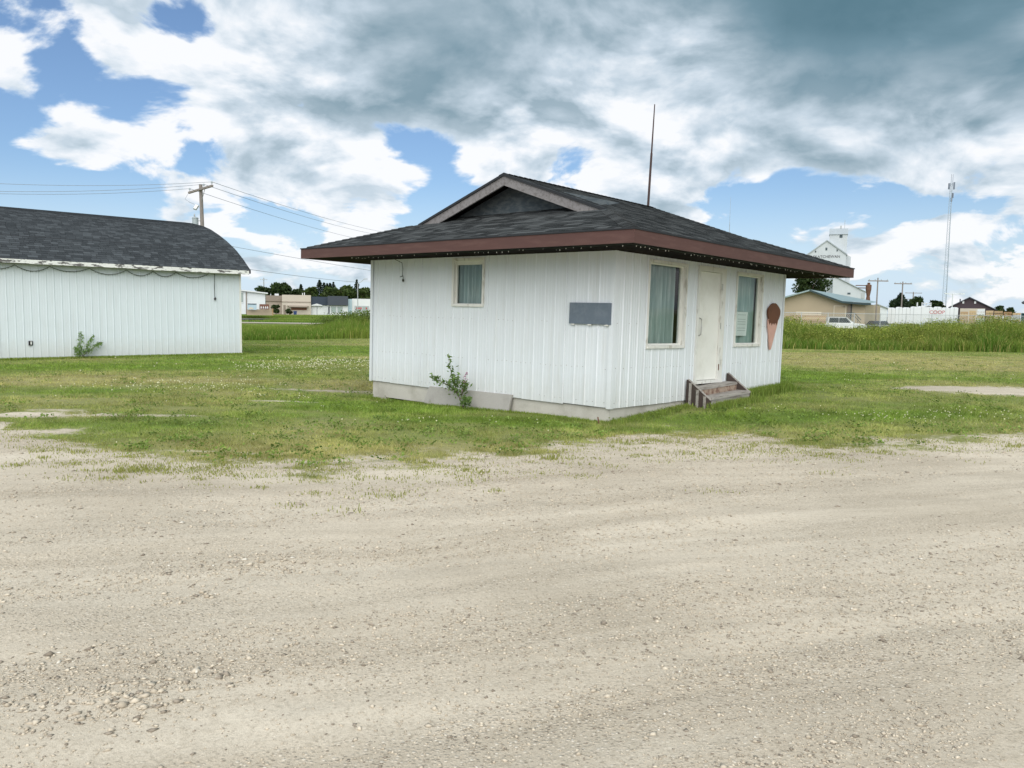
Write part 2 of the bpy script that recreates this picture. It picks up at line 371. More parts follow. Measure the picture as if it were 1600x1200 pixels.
MT['step_wood'] = plain('worn_step_wood', (.38, .355, .33), .85, c2=(.19, .165, .15), scale=4, amt=.8, lo=.45, hi=.65, stretch=(.7, 5, 5), bump=.5, bscale=24)
MT['step_brown'] = plain('worn_brown_paint', (.068, .050, .044), .75, c2=(.26, .22, .19), scale=5, amt=.8, lo=.58, hi=.68, stretch=(1, 1, 1), bump=.4)
MT['riser'] = plain('peeled_riser', (.36, .28, .22), .85, c2=(.16, .085, .06), scale=9, amt=.9, lo=.45, hi=.6, bump=.4)
MT['osb'] = plain('grey_strand_board', (.075, .095, .11), .85, c2=(.13, .15, .16), scale=14, amt=.8, lo=.42, hi=.6, stretch=(1, .4, 1), bump=.4)
MT['slate'] = plain('slate_grey_board', (.135, .17, .215), .8, c2=(.19, .225, .265), scale=9, amt=.45, lo=.45, hi=.65, bump=.4, bscale=60)
MT['curtain'] = plain('sage_curtain', (.40, .49, .47), .9, c2=(.74, .79, .76), scale=2.2, amt=.7, stretch=(6, 6, .5))
MT['curtain2'] = plain('grey_curtain', (.44, .58, .55), .9, c2=(.70, .78, .74), scale=2.2, amt=.6, stretch=(6, 6, .5))
MT['glass'] = glass_mat('window_glass')
MT['paper'] = plain('paper', (.86, .88, .87), .8)
MT['print'] = plain('grey_print', (.60, .63, .63), .8)
MT['steel'] = plain('steel', (.48, .48, .47), .35, .8)
MT['screw'] = plain('rusty_screw', (.26, .23, .21), .6, .3)
MT['scoop'] = plain('chocolate_paint', (.145, .058, .030), .7, c2=(.10, .04, .022), scale=5, amt=.6)
MT['cone'] = plain('pink_cone_paint', (.60, .36, .30), .7, c2=(.48, .30, .25), scale=6, amt=.6)
MT['shingle'] = shingle_mat('kiosk_shingle', (.016, .018, .019), (.088, .095, .098))
MT['barn_shingle'] = shingle_mat('barn_shingle', (.034, .039, .044), (.080, .091, .101))
MT['bulb'] = plain('clear_bulb', (.50, .49, .44), .25)
MT['cord'] = plain('dark_green_cord', (.03, .045, .035), .6)
MT['wire'] = plain('power_wire', (.24, .27, .31), .5)
MT['antenna'] = plain('dark_red_pole', (.05, .028, .026), .6)
MT['rust'] = plain('rust', (.15, .075, .05), .9, c2=(.08, .05, .04), scale=8, bump=.4)
MT['pole_wood'] = plain('pole_wood', (.25, .225, .21), .9, c2=(.16, .14, .13), scale=5, stretch=(6, 6, .4), amt=.8)
MT['pole_grey'] = plain('galvanised', (.42, .44, .45), .5, .3)
MT['transformer'] = plain('transformer_grey', (.36, .41, .44), .5)
MT['black'] = plain('black_plastic', (.02, .02, .022), .5)
MT['leaf'] = leaf_mat('leaf_surface', .4)
MT['grass'] = leaf_mat('grass_blade', .35)
MT['bark'] = plain('bark', (.13, .10, .075), .9, c2=(.07, .055, .04), scale=8, bump=.6)
MT['ground'] = ground_mat()

def box_part(name, m, parent, *b): k = MB(); k.box(*b); return k.build(name, m, parent)

# ------------------------------------------------------------------ ground: one relief, split into gravel lot and lawn
BND = [(-400, 610), (0, 664), (60, 688), (150, 704), (300, 718), (400, 722), (500, 733), (600, 722), (700, 722), (800, 716), (900, 702), (1000, 686), (1100, 690), (1200, 690), (1300, 699), (1400, 697), (1500, 692), (1600, 676), (2000, 640)]
_b = [gpt(*p) for p in BND]; B_TH = np.array([math.atan2(p.x, p.y) for p in _b]); B_D = np.array([math.hypot(p.x, p.y) for p in _b])
def spots(L):
    o = []
    for x, y, rx, ry, w in L: p = gpt(x, y); o.append((p.x, p.y, rx, ry, w))
    return o
BARE = spots([(20, 649, 1.0, .35, .8), (95, 641, .7, .2, .5), (50, 675, 1.2, .35, .6), (300, 650, 1., .25, .3), (1545, 611, 1.6, 1.0, 1.2), (1640, 613, 2.2, 1.3, 1.4), (1480, 606, .9, .5, .8), (440, 627, .8, .22, .7), (500, 611, 1.6, .3, .5), (1060, 690, .8, .3, .5), (470, 700, .7, .12, .45), (590, 712, .9, .1, .45), (170, 648, 1., .25, .5), (1330, 675, .8, .15, .25)])
LUSH = spots([(40, 577, 2.5, .8, .7), (130, 573, 2.5, .8, .7), (220, 571, 2.5, .8, .7), (310, 566, 2.5, .8, .7), (390, 560, 3, 1.2, .6), (620, 640, 1.5, .7, .8), (540, 632, 1.3, .5, .8), (480, 640, .8, .3, .4), (720, 657, 1.1, .35, .8), (850, 666, .8, .3, .5), (1240, 585, 1.5, 1.3, .9), (1320, 588, 2, 1.1, .8), (450, 545, 7, 3, .45), (1150, 655, 1.4, .5, .6), (1000, 672, .7, .3, .5), (1350, 650, 1.6, .5, .5), (1500, 650, 2, .6, .45), (400, 650, 1.6, .5, .3)])
DRYS = spots([(60, 600, 4, 1.2, .4), (180, 597, 3, 1., .4), (300, 592, 3, 1.1, .4), (400, 597, 3, 1., .4), (240, 695, 2., .5, .3), (420, 710, 1.6, .3, .3), (600, 700, 1.8, .4, .25), (800, 700, 1.2, .3, .3), (1080, 684, 1.2, .3, .3), (1350, 560, 8, 4, .5), (1500, 566, 8, 4, .5), (1250, 556, 5, 4, .45), (1620, 580, 5, 3, .35), (520, 608, 2, .5, .4)])
CLOV = spots([(540, 570, 2.2, 2.0, 1.), (480, 578, 1.8, 1.2, .7), (300, 603, 1.6, .8, .5), (330, 612, 1.2, .5, .4), (448, 624, .6, .2, .8), (505, 612, .7, .2, .6), (640, 662, .9, .3, .35), (1400, 660, .7, .3, .9), (1330, 655, .5, .2, .6), (1510, 655, .8, .3, .9), (1460, 650, 1.0, .4, .6), (1210, 645, .5, .2, .5), (180, 612, 1.2, .4, .4)])
def gsum(S, x, y):
    t = np.zeros_like(x)
    for cx, cy, rx, ry, w in S: t += w*np.exp(-((x-cx)/rx)**2-((y-cy)/ry)**2)
    return t
def lot_mask(x, y):
    th = np.arctan2(x, y); d = np.hypot(x, y); D = np.interp(th, B_TH, B_D)
    n = fbm(x*.9, y*1.6, 3, 5)-.5; n2 = fbm(x*3.2, y*4.5, 9, 4)-.5
    m = .5+(D-d)/2.3+n*1.0+n2*.8
    m = np.where(np.abs(th) > 1.2, 1., m)
    m = np.where((y < 2) , 1., m)
    return np.clip(np.maximum(m, gsum(BARE, x, y)*(1+n2*1.6)+n*.3), 0, 1)
def dryness(x, y):
    n = fbm(x*.35, y*.6, 21, 5)-.5
    return np.clip(.42+n*1.5+gsum(DRYS, x, y)-gsum(LUSH, x, y)-.12*sstep(y, 40, 60), 0, 1)
def make_ground():
    rr = np.concatenate([[.01, .6], np.geomspace(1.2, 60, 400), np.geomspace(62, 5000, 60)])
    th = np.concatenate([np.linspace(-R(48), R(48), 300), np.linspace(R(52), R(308), 48)])
    TH, RR = np.meshgrid(th, rr); X = RR*np.sin(TH); Y = RR*np.cos(TH)
    m = lot_mask(X, Y); z = gz(X, Y)
    a = R(15); u = X*math.cos(a)+Y*math.sin(a); v = -X*math.sin(a)+Y*math.cos(a)
    near = sstep(-RR, -30, -18)
    rut = (fbm(u*.16, v*1.9+fbm(X*.15, Y*.15, 4, 2)*4, 31, 4)-.5)*.05+(fbm(X*2.2, Y*2.2, 41, 4)-.5)*.03
    z = z+near*(rut*m+(fbm(X*1.3, Y*1.3, 51, 4)-.5)*.07*(1-m))
    nr, nt = X.shape
    V = np.stack([X, Y, z], -1).reshape(-1, 3); idx = np.arange(nr*nt).reshape(nr, nt)
    q = np.stack([idx[:-1], np.roll(idx, -1, 1)[:-1], np.roll(idx, -1, 1)[1:], idx[1:]], -1).reshape(-1, 4)[:, ::-1]
    mf = m.ravel(); dr = dryness(X, Y).ravel(); fm = mf[q].mean(1)
    hub = len(V); V = np.vstack([V, [[0, 0, 0]]]); mf = np.append(mf, 1); dr = np.append(dr, .5)
    def part(name, sel):
        f = q[sel]; u_, inv = np.unique(f, return_inverse=True); f = inv.reshape(-1, 4)
        o = npmesh(name, V[u_], f, 4, MT['ground'], smooth=True); me = o.data
        for nm, arr in (('mask', mf), ('dry', dr)):
            at_ = me.attributes.new(nm, 'FLOAT', 'POINT'); at_.data.foreach_set('value', arr[u_].astype(np.float32))
        o['kind'] = 'structure'; return o
    part('gravel_lot', fm >= .5); part('ground', fm < .5)
make_ground()

# ------------------------------------------------------------------ shingled planes
SH_W = (.16, .24, .31); SH_E = .14
def shingle_tab(mb, O, U, V, N, a0, a1, b0, b1, v0, v1):
    lo, hi = .011, .003
    P = [O+U*a0+V*(v0-.012)+N*lo, O+U*a1+V*(v0-.012)+N*lo, O+U*b1+V*v1+N*hi, O+U*b0+V*v1+N*hi, O+U*a0+V*(v0-.012)-N*.004, O+U*a1+V*(v0-.012)-N*.004]
    mb.add(P, [(0, 1, 2, 3), (4, 5, 1, 0), (4, 0, 3), (5, 2, 1)])
SH_MESH = {}
def shingle_mesh(mat, wi, ti):
    k = (mat.name, wi, ti)
    if k not in SH_MESH:
        b = MB(); w = SH_W[wi]; shingle_tab(b, Vector(), Vector((1, 0, 0)), Vector((0, 1, 0)), Vector((0, 0, 1)), .003, w-.003, .003, w-.003, 0, SH_E)
        SH_MESH[k] = b.mesh('shingle', mat, tone=[(.02, .3, .62, 1.)[ti]]*4)
    return SH_MESH[k]
def shingles(root, RM, planes, mat, keep):
    """planes: (O, U, V, poly in (u, v)), local to root; the tabs that show largest become parts, the rest one part"""
    whole = []; rest = MB(); tone = []; pr = random.Random(5)
    for O, U, V, poly in planes:
        O, U, V = Vector(O), Vector(U).normalized(), Vector(V).normalized(); N = U.cross(V)
        vs = [p[1] for p in poly]; n = len(poly)
        def span(v):
            xs = []
            for i in range(n):
                (u0, w0), (u1, w1) = poly[i], poly[(i+1) % n]
                if abs(w1-w0) < 1e-9:
                    if abs(w0-v) < 1e-6: xs += [u0, u1]
                elif (w0-v)*(w1-v) <= 1e-12: xs.append(u0+(u1-u0)*(v-w0)/(w1-w0))
            return (min(xs), max(xs)) if xs else None
        v = min(vs)
        while v < max(vs)-.01:
            v1 = min(v+SH_E, max(vs)); s0, s1 = span(v+1e-5), span(v1-1e-5)
            if s0 and s1:
                u = min(s0[0], s1[0])-pr.random()*.3
                while u < max(s0[1], s1[1]):
                    wi = pr.randrange(3); w = SH_W[wi]; ti = pr.choices(range(4), (4, 4, 3, 2))[0]
                    a0, a1 = max(u+.003, s0[0]), min(u+w-.003, s0[1]); b0, b1 = max(u+.003, s1[0]), min(u+w-.003, s1[1])
                    if a0 > a1: a0 = a1 = min(max(u, s0[0]), s0[1])
                    if b0 > b1: b0 = b1 = min(max(u, s1[0]), s1[1])
                    if a1-a0 > .004 or b1-b0 > .004:
                        full = abs(a1-a0-w+.006) < 1e-4 and abs(b1-b0-w+.006) < 1e-4 and v1-v > SH_E-1e-4
                        P = O+U*u+V*v; Pw = RM @ P; d = Pw-Vector((0, 0, CAMH)); Nw = RM.to_3x3() @ N
                        infr = d.y > 0 and abs(d.x/d.y) < .63 
                        sz = -Nw.dot(d)/d.length**3*w if (full and infr) else -1
                        whole.append((sz, wi, ti, P, U, V, N, a0, a1, b0, b1, v, v1, O))
                    u += w
            v += SH_E
    whole.sort(key=lambda t: -t[0])
    for i, t in enumerate(whole):
        sz, wi, ti, P, U, V, N, a0, a1, b0, b1, v, v1, O = t
        if i < keep and sz > 0:
            M = Matrix((U, V, N)).transposed().to_4x4(); M.translation = P
            link('shingle', shingle_mesh(mat, wi, ti), root, M)
        else:
            shingle_tab(rest, O, U, V, N, a0, a1, b0, b1, v, v1); tone += [(.02, .3, .62, 1.)[ti]]*4
    o = rest.build('shingles', mat, root, tone=tone); o['kind'] = 'stuff'

# ------------------------------------------------------------------ ribbed siding
def rib_panel(name, mat, root, wall, u0, u1, z0, z1, holes, phase=0.):
    """one sheet of ribbed metal from u0 to u1; wall(u, o, z) -> local point (o is outward)"""
    P = .2286; prof = [(0, .0), (.009, .014), (.022, .014), (.031, .0), (.097, 0), (.100, .0025), (.104, .0025), (.107, 0), (.160, 0), (.163, .0025), (.167, .0025), (.170, 0)]
    pts = []; k = math.floor((u0-phase)/P)-1
    while phase+k*P < u1+P:
        pts += [(phase+k*P+a, b) for a, b in prof]; k += 1
    us = np.array([p[0] for p in pts]); os_ = np.array([p[1] for p in pts])
    br = sorted(set([u0, u1]+[u for u in us if u0 < u < u1]+[h[i] for h in holes for i in (0, 1) if u0 < h[i] < u1]))
    mb = MB()
    for h in holes:
        if h[0] <= u0 and h[1] >= u1:
            rib_panel(name, mat, root, wall, u0, u1, h[3], z1, [], phase); z1 = h[2]
    for a, b in zip(br[:-1], br[1:]):
        if b-a < 1e-5: continue
        oa, ob = np.interp(a, us, os_), np.interp(b, us, os_); c = (a+b)/2; spans = [(z0, z1)]
        for h in holes:
            if h[0] < c < h[1]:
                ns = []
                for s, e in spans:
                    if h[2] > s: ns.append((s, min(e, h[2])))
                    if h[3] < e: ns.append((max(s, h[3]), e))
                spans = [x for x in ns if x[1]-x[0] > 1e-4]
        for s, e in spans: mb.add([wall(a, oa, s), wall(b, ob, s), wall(b, ob, e), wall(a, oa, e)], [(0, 1, 2, 3)])
    return mb.build(name, mat, root) if mb.f else None
wallR = lambda u, o, z: Vector((u, -o, z))         # door wall of the kiosk
wallL = lambda u, o, z: Vector((-o, u, z))         # long blank wall
def wbox(mb, wall, u0, u1, z0, z1, o0, o1):
    a, b = wall(u0, o0, z0), wall(u1, o1, z1); mb.box(a.x, b.x, a.y, b.y, a.z, b.z)

# ------------------------------------------------------------------ the kiosk
kiosk = thing('kiosk', 'small white metal clad kiosk with black shingled roof and brown fascia on the gravel edge', 'building', KM)
HR = [(.965, 2.265, 1.185, 2.70), (4.20, 5.42, 1.195, 2.69), (2.665, 3.735, .47, 2.71)]
HL = [(2.89, 3.745, 1.825, 2.735)]
def kiosk_walls():
    def sheets(wall, L, ph, holes, drop=0):          # three foot sheets lap on a rib
        e = [0]+[ph+k*.9144 for k in range(0, 9) if .2 < ph+k*.9144 < L-.1]+[L]
        for i in range(len(e)-1): rib_panel('siding_panel', MT['siding'], kiosk, (lambda u, o, z, q=.0022*(i % 2): wall(u, o+q, z)), e[i], min(L, e[i+1]+(.012 if i % 2 else 0)), ZB+random.uniform(-.006, .006)+(drop if i < 1 else 0), ZT, holes, ph)
    sheets(wallR, W2, .03, HR); sheets(wallL, W1, .05, HL, .010)
    for i in range(7): rib_panel('siding_panel', MT['siding'], kiosk, lambda u, o, z: Vector((u, W1+o, z)), i*W2/7, (i+1)*W2/7, ZB, ZT, [])
    for i in range(7): rib_panel('siding_panel', MT['siding'], kiosk, lambda u, o, z: Vector((W2+o, u, z)), i*W1/7, (i+1)*W1/7, ZB, ZT, [])
    for r, l, s, t in ((0, 0, -1, -1), (W2, 0, 1, -1), (0, W1, -1, 1), (W2, W1, 1, 1)):
        b = MB(); b.box(r+s*.024, r-s*.06, l+t*.024, l+t*.0215, ZB-.005, ZT-.001); b.box(r+s*.024, r+s*.0215, l+t*.021, l-t*.06, ZB-.005, ZT-.001); b.build('corner_trim', MT['siding'], kiosk)
    # screw lines
    b = MB()
    for wall, L, H in ((wallR, W2, HR), (wallL, W1, HL)):
        for z in (ZB+.09, .86, 1.6):
            u = .115
            while u < L:
                if random.random() < .62 and not any(h[0]-.03 < u < h[1]+.03 and h[2]-.03 < z < h[3]+.03 for h in H):
                    zz = z+random.uniform(-.012, .012); wbox(b, wall, u-.0045, u+.0045, zz-.0045, zz+.0045, 0, .006)
                u += .1143
    b.build('screws', MT['screw'], kiosk)['kind'] = 'stuff'
    # foundation, with a gap left of the middle where the ground has washed out
    b = MB(); I = .035
    b.box(I, I+.2, I, 4.45, -.5, ZB-.003); b.box(I, I+.2, 4.45, 5.75, -.105, ZB-.003); b.box(I, I+.2, 5.75, W1-I, -.5, ZB-.003)
    b.build('foundation', MT['concrete'], kiosk)
    b = MB(); b.box(I+.2, W2-I, I, I+.2, -.5, ZB-.003); b.box(W2-I-.2, W2-I, I+.2, W1-I, -.5, ZB-.003); b.box(I+.2, W2-I-.2, W1-I-.2, W1-I, -.5, ZB-.003)
    b.build('foundation', MT['concrete'], kiosk)
    box_part('floor', MT['dark'], kiosk, .05, W2-.05, .05, W1-.05, ZB+.03, ZB+.1)
    b = MB(); b.box(1.4, 1.45, 1.6, W1-.1, ZB+.11, ZT-.02); b.box(1.45, W2-.1, 1.6, 1.65, ZB+.11, ZT-.02); b.build('dark_backing', MT['dark'], kiosk)  # added dark sheets, so no bright interior shows through the panes
kiosk_walls()
def kiosk_roof():
    x0, x1, y0, y1 = -O1, W2+OF, -O2, W1+O2
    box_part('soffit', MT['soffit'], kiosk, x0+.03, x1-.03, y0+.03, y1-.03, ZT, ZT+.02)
    t = .032
    for b_ in ((x0-t, x0+.001, y0-t, y1+t), (x0+.002, x1+t, y0-t, y0), (x1, x1+t, y0+.001, y1+t), (x0+.002, x1-.001, y1, y1+t)):
        box_part('fascia', MT['brown'], kiosk, *b_, ZT-.012, ZE-.012)
    b = MB(); t2 = .045
    for b_ in ((x0-t2, x0, y0-t2, y1+t2), (x0+.001, x1+t2, y0-t2, y0), (x1, x1+t2, y0+.001, y1+t2), (x0+.001, x1-.001, y1, y1+t2)): b.box(*b_, ZE-.010, ZE+.012)
    b.build('drip_edge', MT['drip'], kiosk)
    hx0, hx1, hy0, hy1 = x0+DG, x1-DG, y0+DG, y1-DG; zg = ZE+SL*DG; ym = W1/2
    rec = .5; xr = hx0+rec; zrec = ZE+SL*(DG+rec)
    E_ = Vector
    deck = MB(); dz = Vector((0, 0, -.004))
    A, B_, C_, D_ = E_((x0, y0, ZE)), E_((x1, y0, ZE)), E_((x1, y1, ZE)), E_((x0, y1, ZE))
    g0, g1 = E_((hx0, hy0, zg)), E_((hx1, hy0, zg)); g2, g3 = E_((hx1, hy1, zg)), E_((hx0, hy1, zg))
    r0, r1 = E_((hx0, ym, ZR)), E_((hx1, ym, ZR))
    deck.add([p+dz for p in (A, B_, g1, r1, r0, g0)], [range(6)]); deck.add([p+dz for p in (C_, D_, g3, r0, r1, g2)], [range(6)])
    s0, s3 = E_((xr, hy0+rec*.0+.35, zrec)), E_((xr, hy1-.35, zrec))
    deck.add([p+dz for p in (D_, A, g0, s0, s3, g3)], [range(6)])
    deck.add([p+dz for p in (B_, C_, g2, g1)], [range(4)])
    deck.build('roof_deck', MT['drip'], kiosk)
    c = math.hypot(1, SL); q = DG*c; qr = HALF*c; qs = (DG+rec)*c
    L1, L2 = x1-x0, y1-y0
    planes = [
      ((x0, y0, ZE), (1, 0, 0), (0, 1, SL), [(0, 0), (L1, 0), (L1-DG, q), (L1-DG+.0, qr), (DG, qr), (DG, q)]),
      ((x1, y1, ZE), (-1, 0, 0), (0, -1, SL), [(0, 0), (L1, 0), (L1-DG, q), (L1-DG, qr), (DG, qr), (DG, q)]),
      ((x0, y1, ZE), (0, -1, 0), (1, 0, SL), [(0, 0), (L2, 0), (L2-DG, q), (L2-DG-.35, qs), (DG+.35, qs), (DG, q)]),
      ((x1, y0, ZE), (0, 1, 0), (-1, 0, SL), [(0, 0), (L2, 0), (L2-DG, q), (DG, q)])]
    shingles(kiosk, KM, planes, MT['shingle'], 299)
    # caps over hips and ridge
    def caps(p, q_):
        p, q_ = Vector(p), Vector(q_); d = (q_-p); p = p+d.normalized()*(.1 if abs(d.z) > .05 else 0); n = int((q_-p).length/.15); d.normalize(); sd = d.cross(Vector((0, 0, 1))).normalized(); b = MB(); tn = []
        for i in range(n):
            a = p+d*(i*.15-.01); e = p+d*((i+1)*.15); 
            lo = Vector((0, 0, .030)); hi = Vector((0, 0, .018)); dr = Vector((0, 0, -.042))
            b.add([a+lo, a+sd*.13+lo+dr, e+sd*.13+hi+dr, e+hi, a-sd*.13+lo+dr, e-sd*.13+hi+dr, a+sd*.13+dr, a-sd*.13+dr], [(0, 1, 2, 3), (4, 0, 3, 5), (6, 1, 0, 4, 7)]); tn += [random.choice((.1, .35, .6))]*3
        b.build('hip_cap' if abs(d.z) > .05 else 'ridge_cap', MT['shingle'], kiosk, tone=tn)
    caps(A, g0); caps(B_, g1); caps(C_, g2); caps(D_, g3); caps(r0, r1)
    # gablet: bargeboards, recessed strand board wall, soffit under the rake
    for sgn, yb in ((1, hy0), (-1, hy1)):
        d = Vector((0, ym-yb, ZR-zg)); nrm = Vector((0, -d.z*sgn, abs(d.y))).normalized()
        for nm, mt, off, hh, xo, xt in (('bargeboard', MT['grey_wood'], .034, .165, 0., .038), ('rake_edge', MT['drip'], -.012, .045, -.028, .07)):
            b = MB(); p0 = Vector((hx0+xo, yb, zg))-nrm*off; p1 = Vector((hx0+xo, ym, ZR))-nrm*off; 
            if nm == 'bargeboard': p0 -= d.normalized()*.05
            zlow = -nrm*hh; y_m = lambda p: Vector((p.x, ym, p.z))
            e0, e1 = p0+zlow, p1+zlow
            # mitre both ends of the pair on the centre line
            k = d.z/d.y
            p1 = Vector((p1.x, ym-.0015*sgn, p0.z+(ym-p0.y)*k)); e1 = Vector((e1.x, ym-.0015*sgn, e0.z+(ym-e0.y)*k))
            b.prism([p0, p1, e1, e0], (xt, 0, 0)); b.build(nm, mt, kiosk)
    b = MB(); zz = .05
    b.prism([(xr-.02, hy0+.4, zrec-.02), (xr-.02, hy1-.4, zrec-.02), (xr-.02, hy1-.05, zrec+.0), (xr-.02, ym, ZR-.1), (xr-.02, hy0+.05, zrec)], (.02, 0, 0)); b.build('gablet_wall', MT['osb'], kiosk)
    b = MB()
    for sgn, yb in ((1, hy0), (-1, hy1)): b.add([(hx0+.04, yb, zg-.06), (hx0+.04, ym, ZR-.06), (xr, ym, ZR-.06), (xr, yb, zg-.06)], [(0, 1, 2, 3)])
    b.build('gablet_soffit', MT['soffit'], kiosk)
    b = MB(); b.prism([(hx1, hy0, zg), (hx1, hy1, zg), (hx1, ym, ZR)], (-.03, 0, 0)); b.build('gablet_wall', MT['osb'], kiosk)
kiosk_roof()

def window(parent, wall, u0, u1, z0, z1, pu0, pu1, pz0, pz1, cmat, frame='trim', depth=.055, gather=1.):
    b = MB(); pr = .028
    c = .05
    wbox(b, wall, u0, u0+c, z0, z1, -depth, pr); wbox(b, wall, u1-c, u1, z0, z1, -depth, pr)
    wbox(b, wall, u0+c, u1-c, z1-c, z1, -depth, pr-.002); wbox(b, wall, u0+c, u1-c, z0, z0+c, -depth, pr+.012)
    f = b.build('window', MT['old_trim'], parent)
    b = MB()
    wbox(b, wall, u0+c, pu0, z0+c, z1-c, -depth-.02, -depth+.02); wbox(b, wall, pu1, u1-c, z0+c, z1-c, -depth-.02, -depth+.02)
    wbox(b, wall, pu0, pu1, pz1, z1-c, -depth-.02, -depth+.018); wbox(b, wall, pu0, pu1, z0+c, pz0, -depth-.02, -depth+.018)
    b.build('sash', MT[frame], f)
    b = MB(); b.add([wall(pu0, -depth, pz0), wall(pu1, -depth, pz0), wall(pu1, -depth, pz1), wall(pu0, -depth, pz1)], [(0, 1, 2, 3) if wall(1, 0, 0).x > .5 else (3, 2, 1, 0)]); b.build('pane', MT['glass'], f)
    b = MB(); n = 90; w = pu1-pu0+.1; prev = None; vs = []; fs = []
    for i in range(n+1):
        u = pu0-.05+w*i/n; ph = i/n*w*2*math.pi/.105
        o = -depth-.13+.048*math.sin(ph+.9*math.sin(ph*.23))+.012*math.sin(ph*.41)
        vs += [wall(u, o, pz0-.1), wall(u, o*1.0, pz1+.05)]
        if i: k = 2*i; fs.append((k-2, k, k+1, k-1))
    b.add(vs, fs); b.build('curtain', cmat, f)
    return f
w1 = window(kiosk, wallR, .965, 2.265, 1.185, 2.70, 1.07, 2.12, 1.268, 2.625, MT['curtain'])
w2 = window(kiosk, wallR, 4.20, 5.42, 1.195, 2.69, 4.30, 5.28, 1.265, 2.615, MT['curtain2'])
w3 = window(kiosk, wallL, 2.89, 3.745, 1.825, 2.735, 2.975, 3.66, 1.885, 2.61, MT['curtain'])
def door():
    b = MB()
    wbox(b, wallR, 2.665, 2.735, .56, 2.71, -.06, .03); wbox(b, wallR, 3.565, 3.735, .50, 2.71, -.06, .03); wbox(b, wallR, 2.735, 3.565, 2.615, 2.71, -.06, .028)
    d = b.build('door_frame', MT['old_trim'], kiosk)
    s = MB(); wbox(s, wallR, 2.742, 3.56, .57, 2.608, -.05, -.008); dd = s.build('door', MT['door'], kiosk)
    s = MB(); wbox(s, wallR, 2.735, 2.75, .6, 2.6, -.004, .012); s.build('weather_strip', MT['steel'], dd)
    s = MB(); s.tube([wallR(2.80, -.005, 1.41), wallR(2.80, .045, 1.43), wallR(2.80, .05, 1.57), wallR(2.80, .045, 1.72), wallR(2.80, -.005, 1.74)], .011, 8); s.build('handle', MT['steel'], dd)
    for z in (.80, 1.6, 2.35):
        s = MB(); wbox(s, wallR, 3.57, 3.60, z-.06, z+.06, .03, .036); s.build('hinge', MT['steel'] if z > 1 else MT['rust'], dd)
    s = MB(); wbox(s, wallR, 2.66, 3.73, .505, .562, -.06, .05); s.build('threshold', MT['old_trim'], kiosk)
    s = MB()
    for k in range(5): u = 2.82+k*.18; wbox(s, wallR, u, u+.016, .40, .503, 0, .022)
    s.build('bolt_strip', MT['screw'], kiosk)
door()
def kt(name, label, cat, r, l, z, group=None): return thing(name, label, cat, KM @ Matrix.Translation((r, l, z)), group)
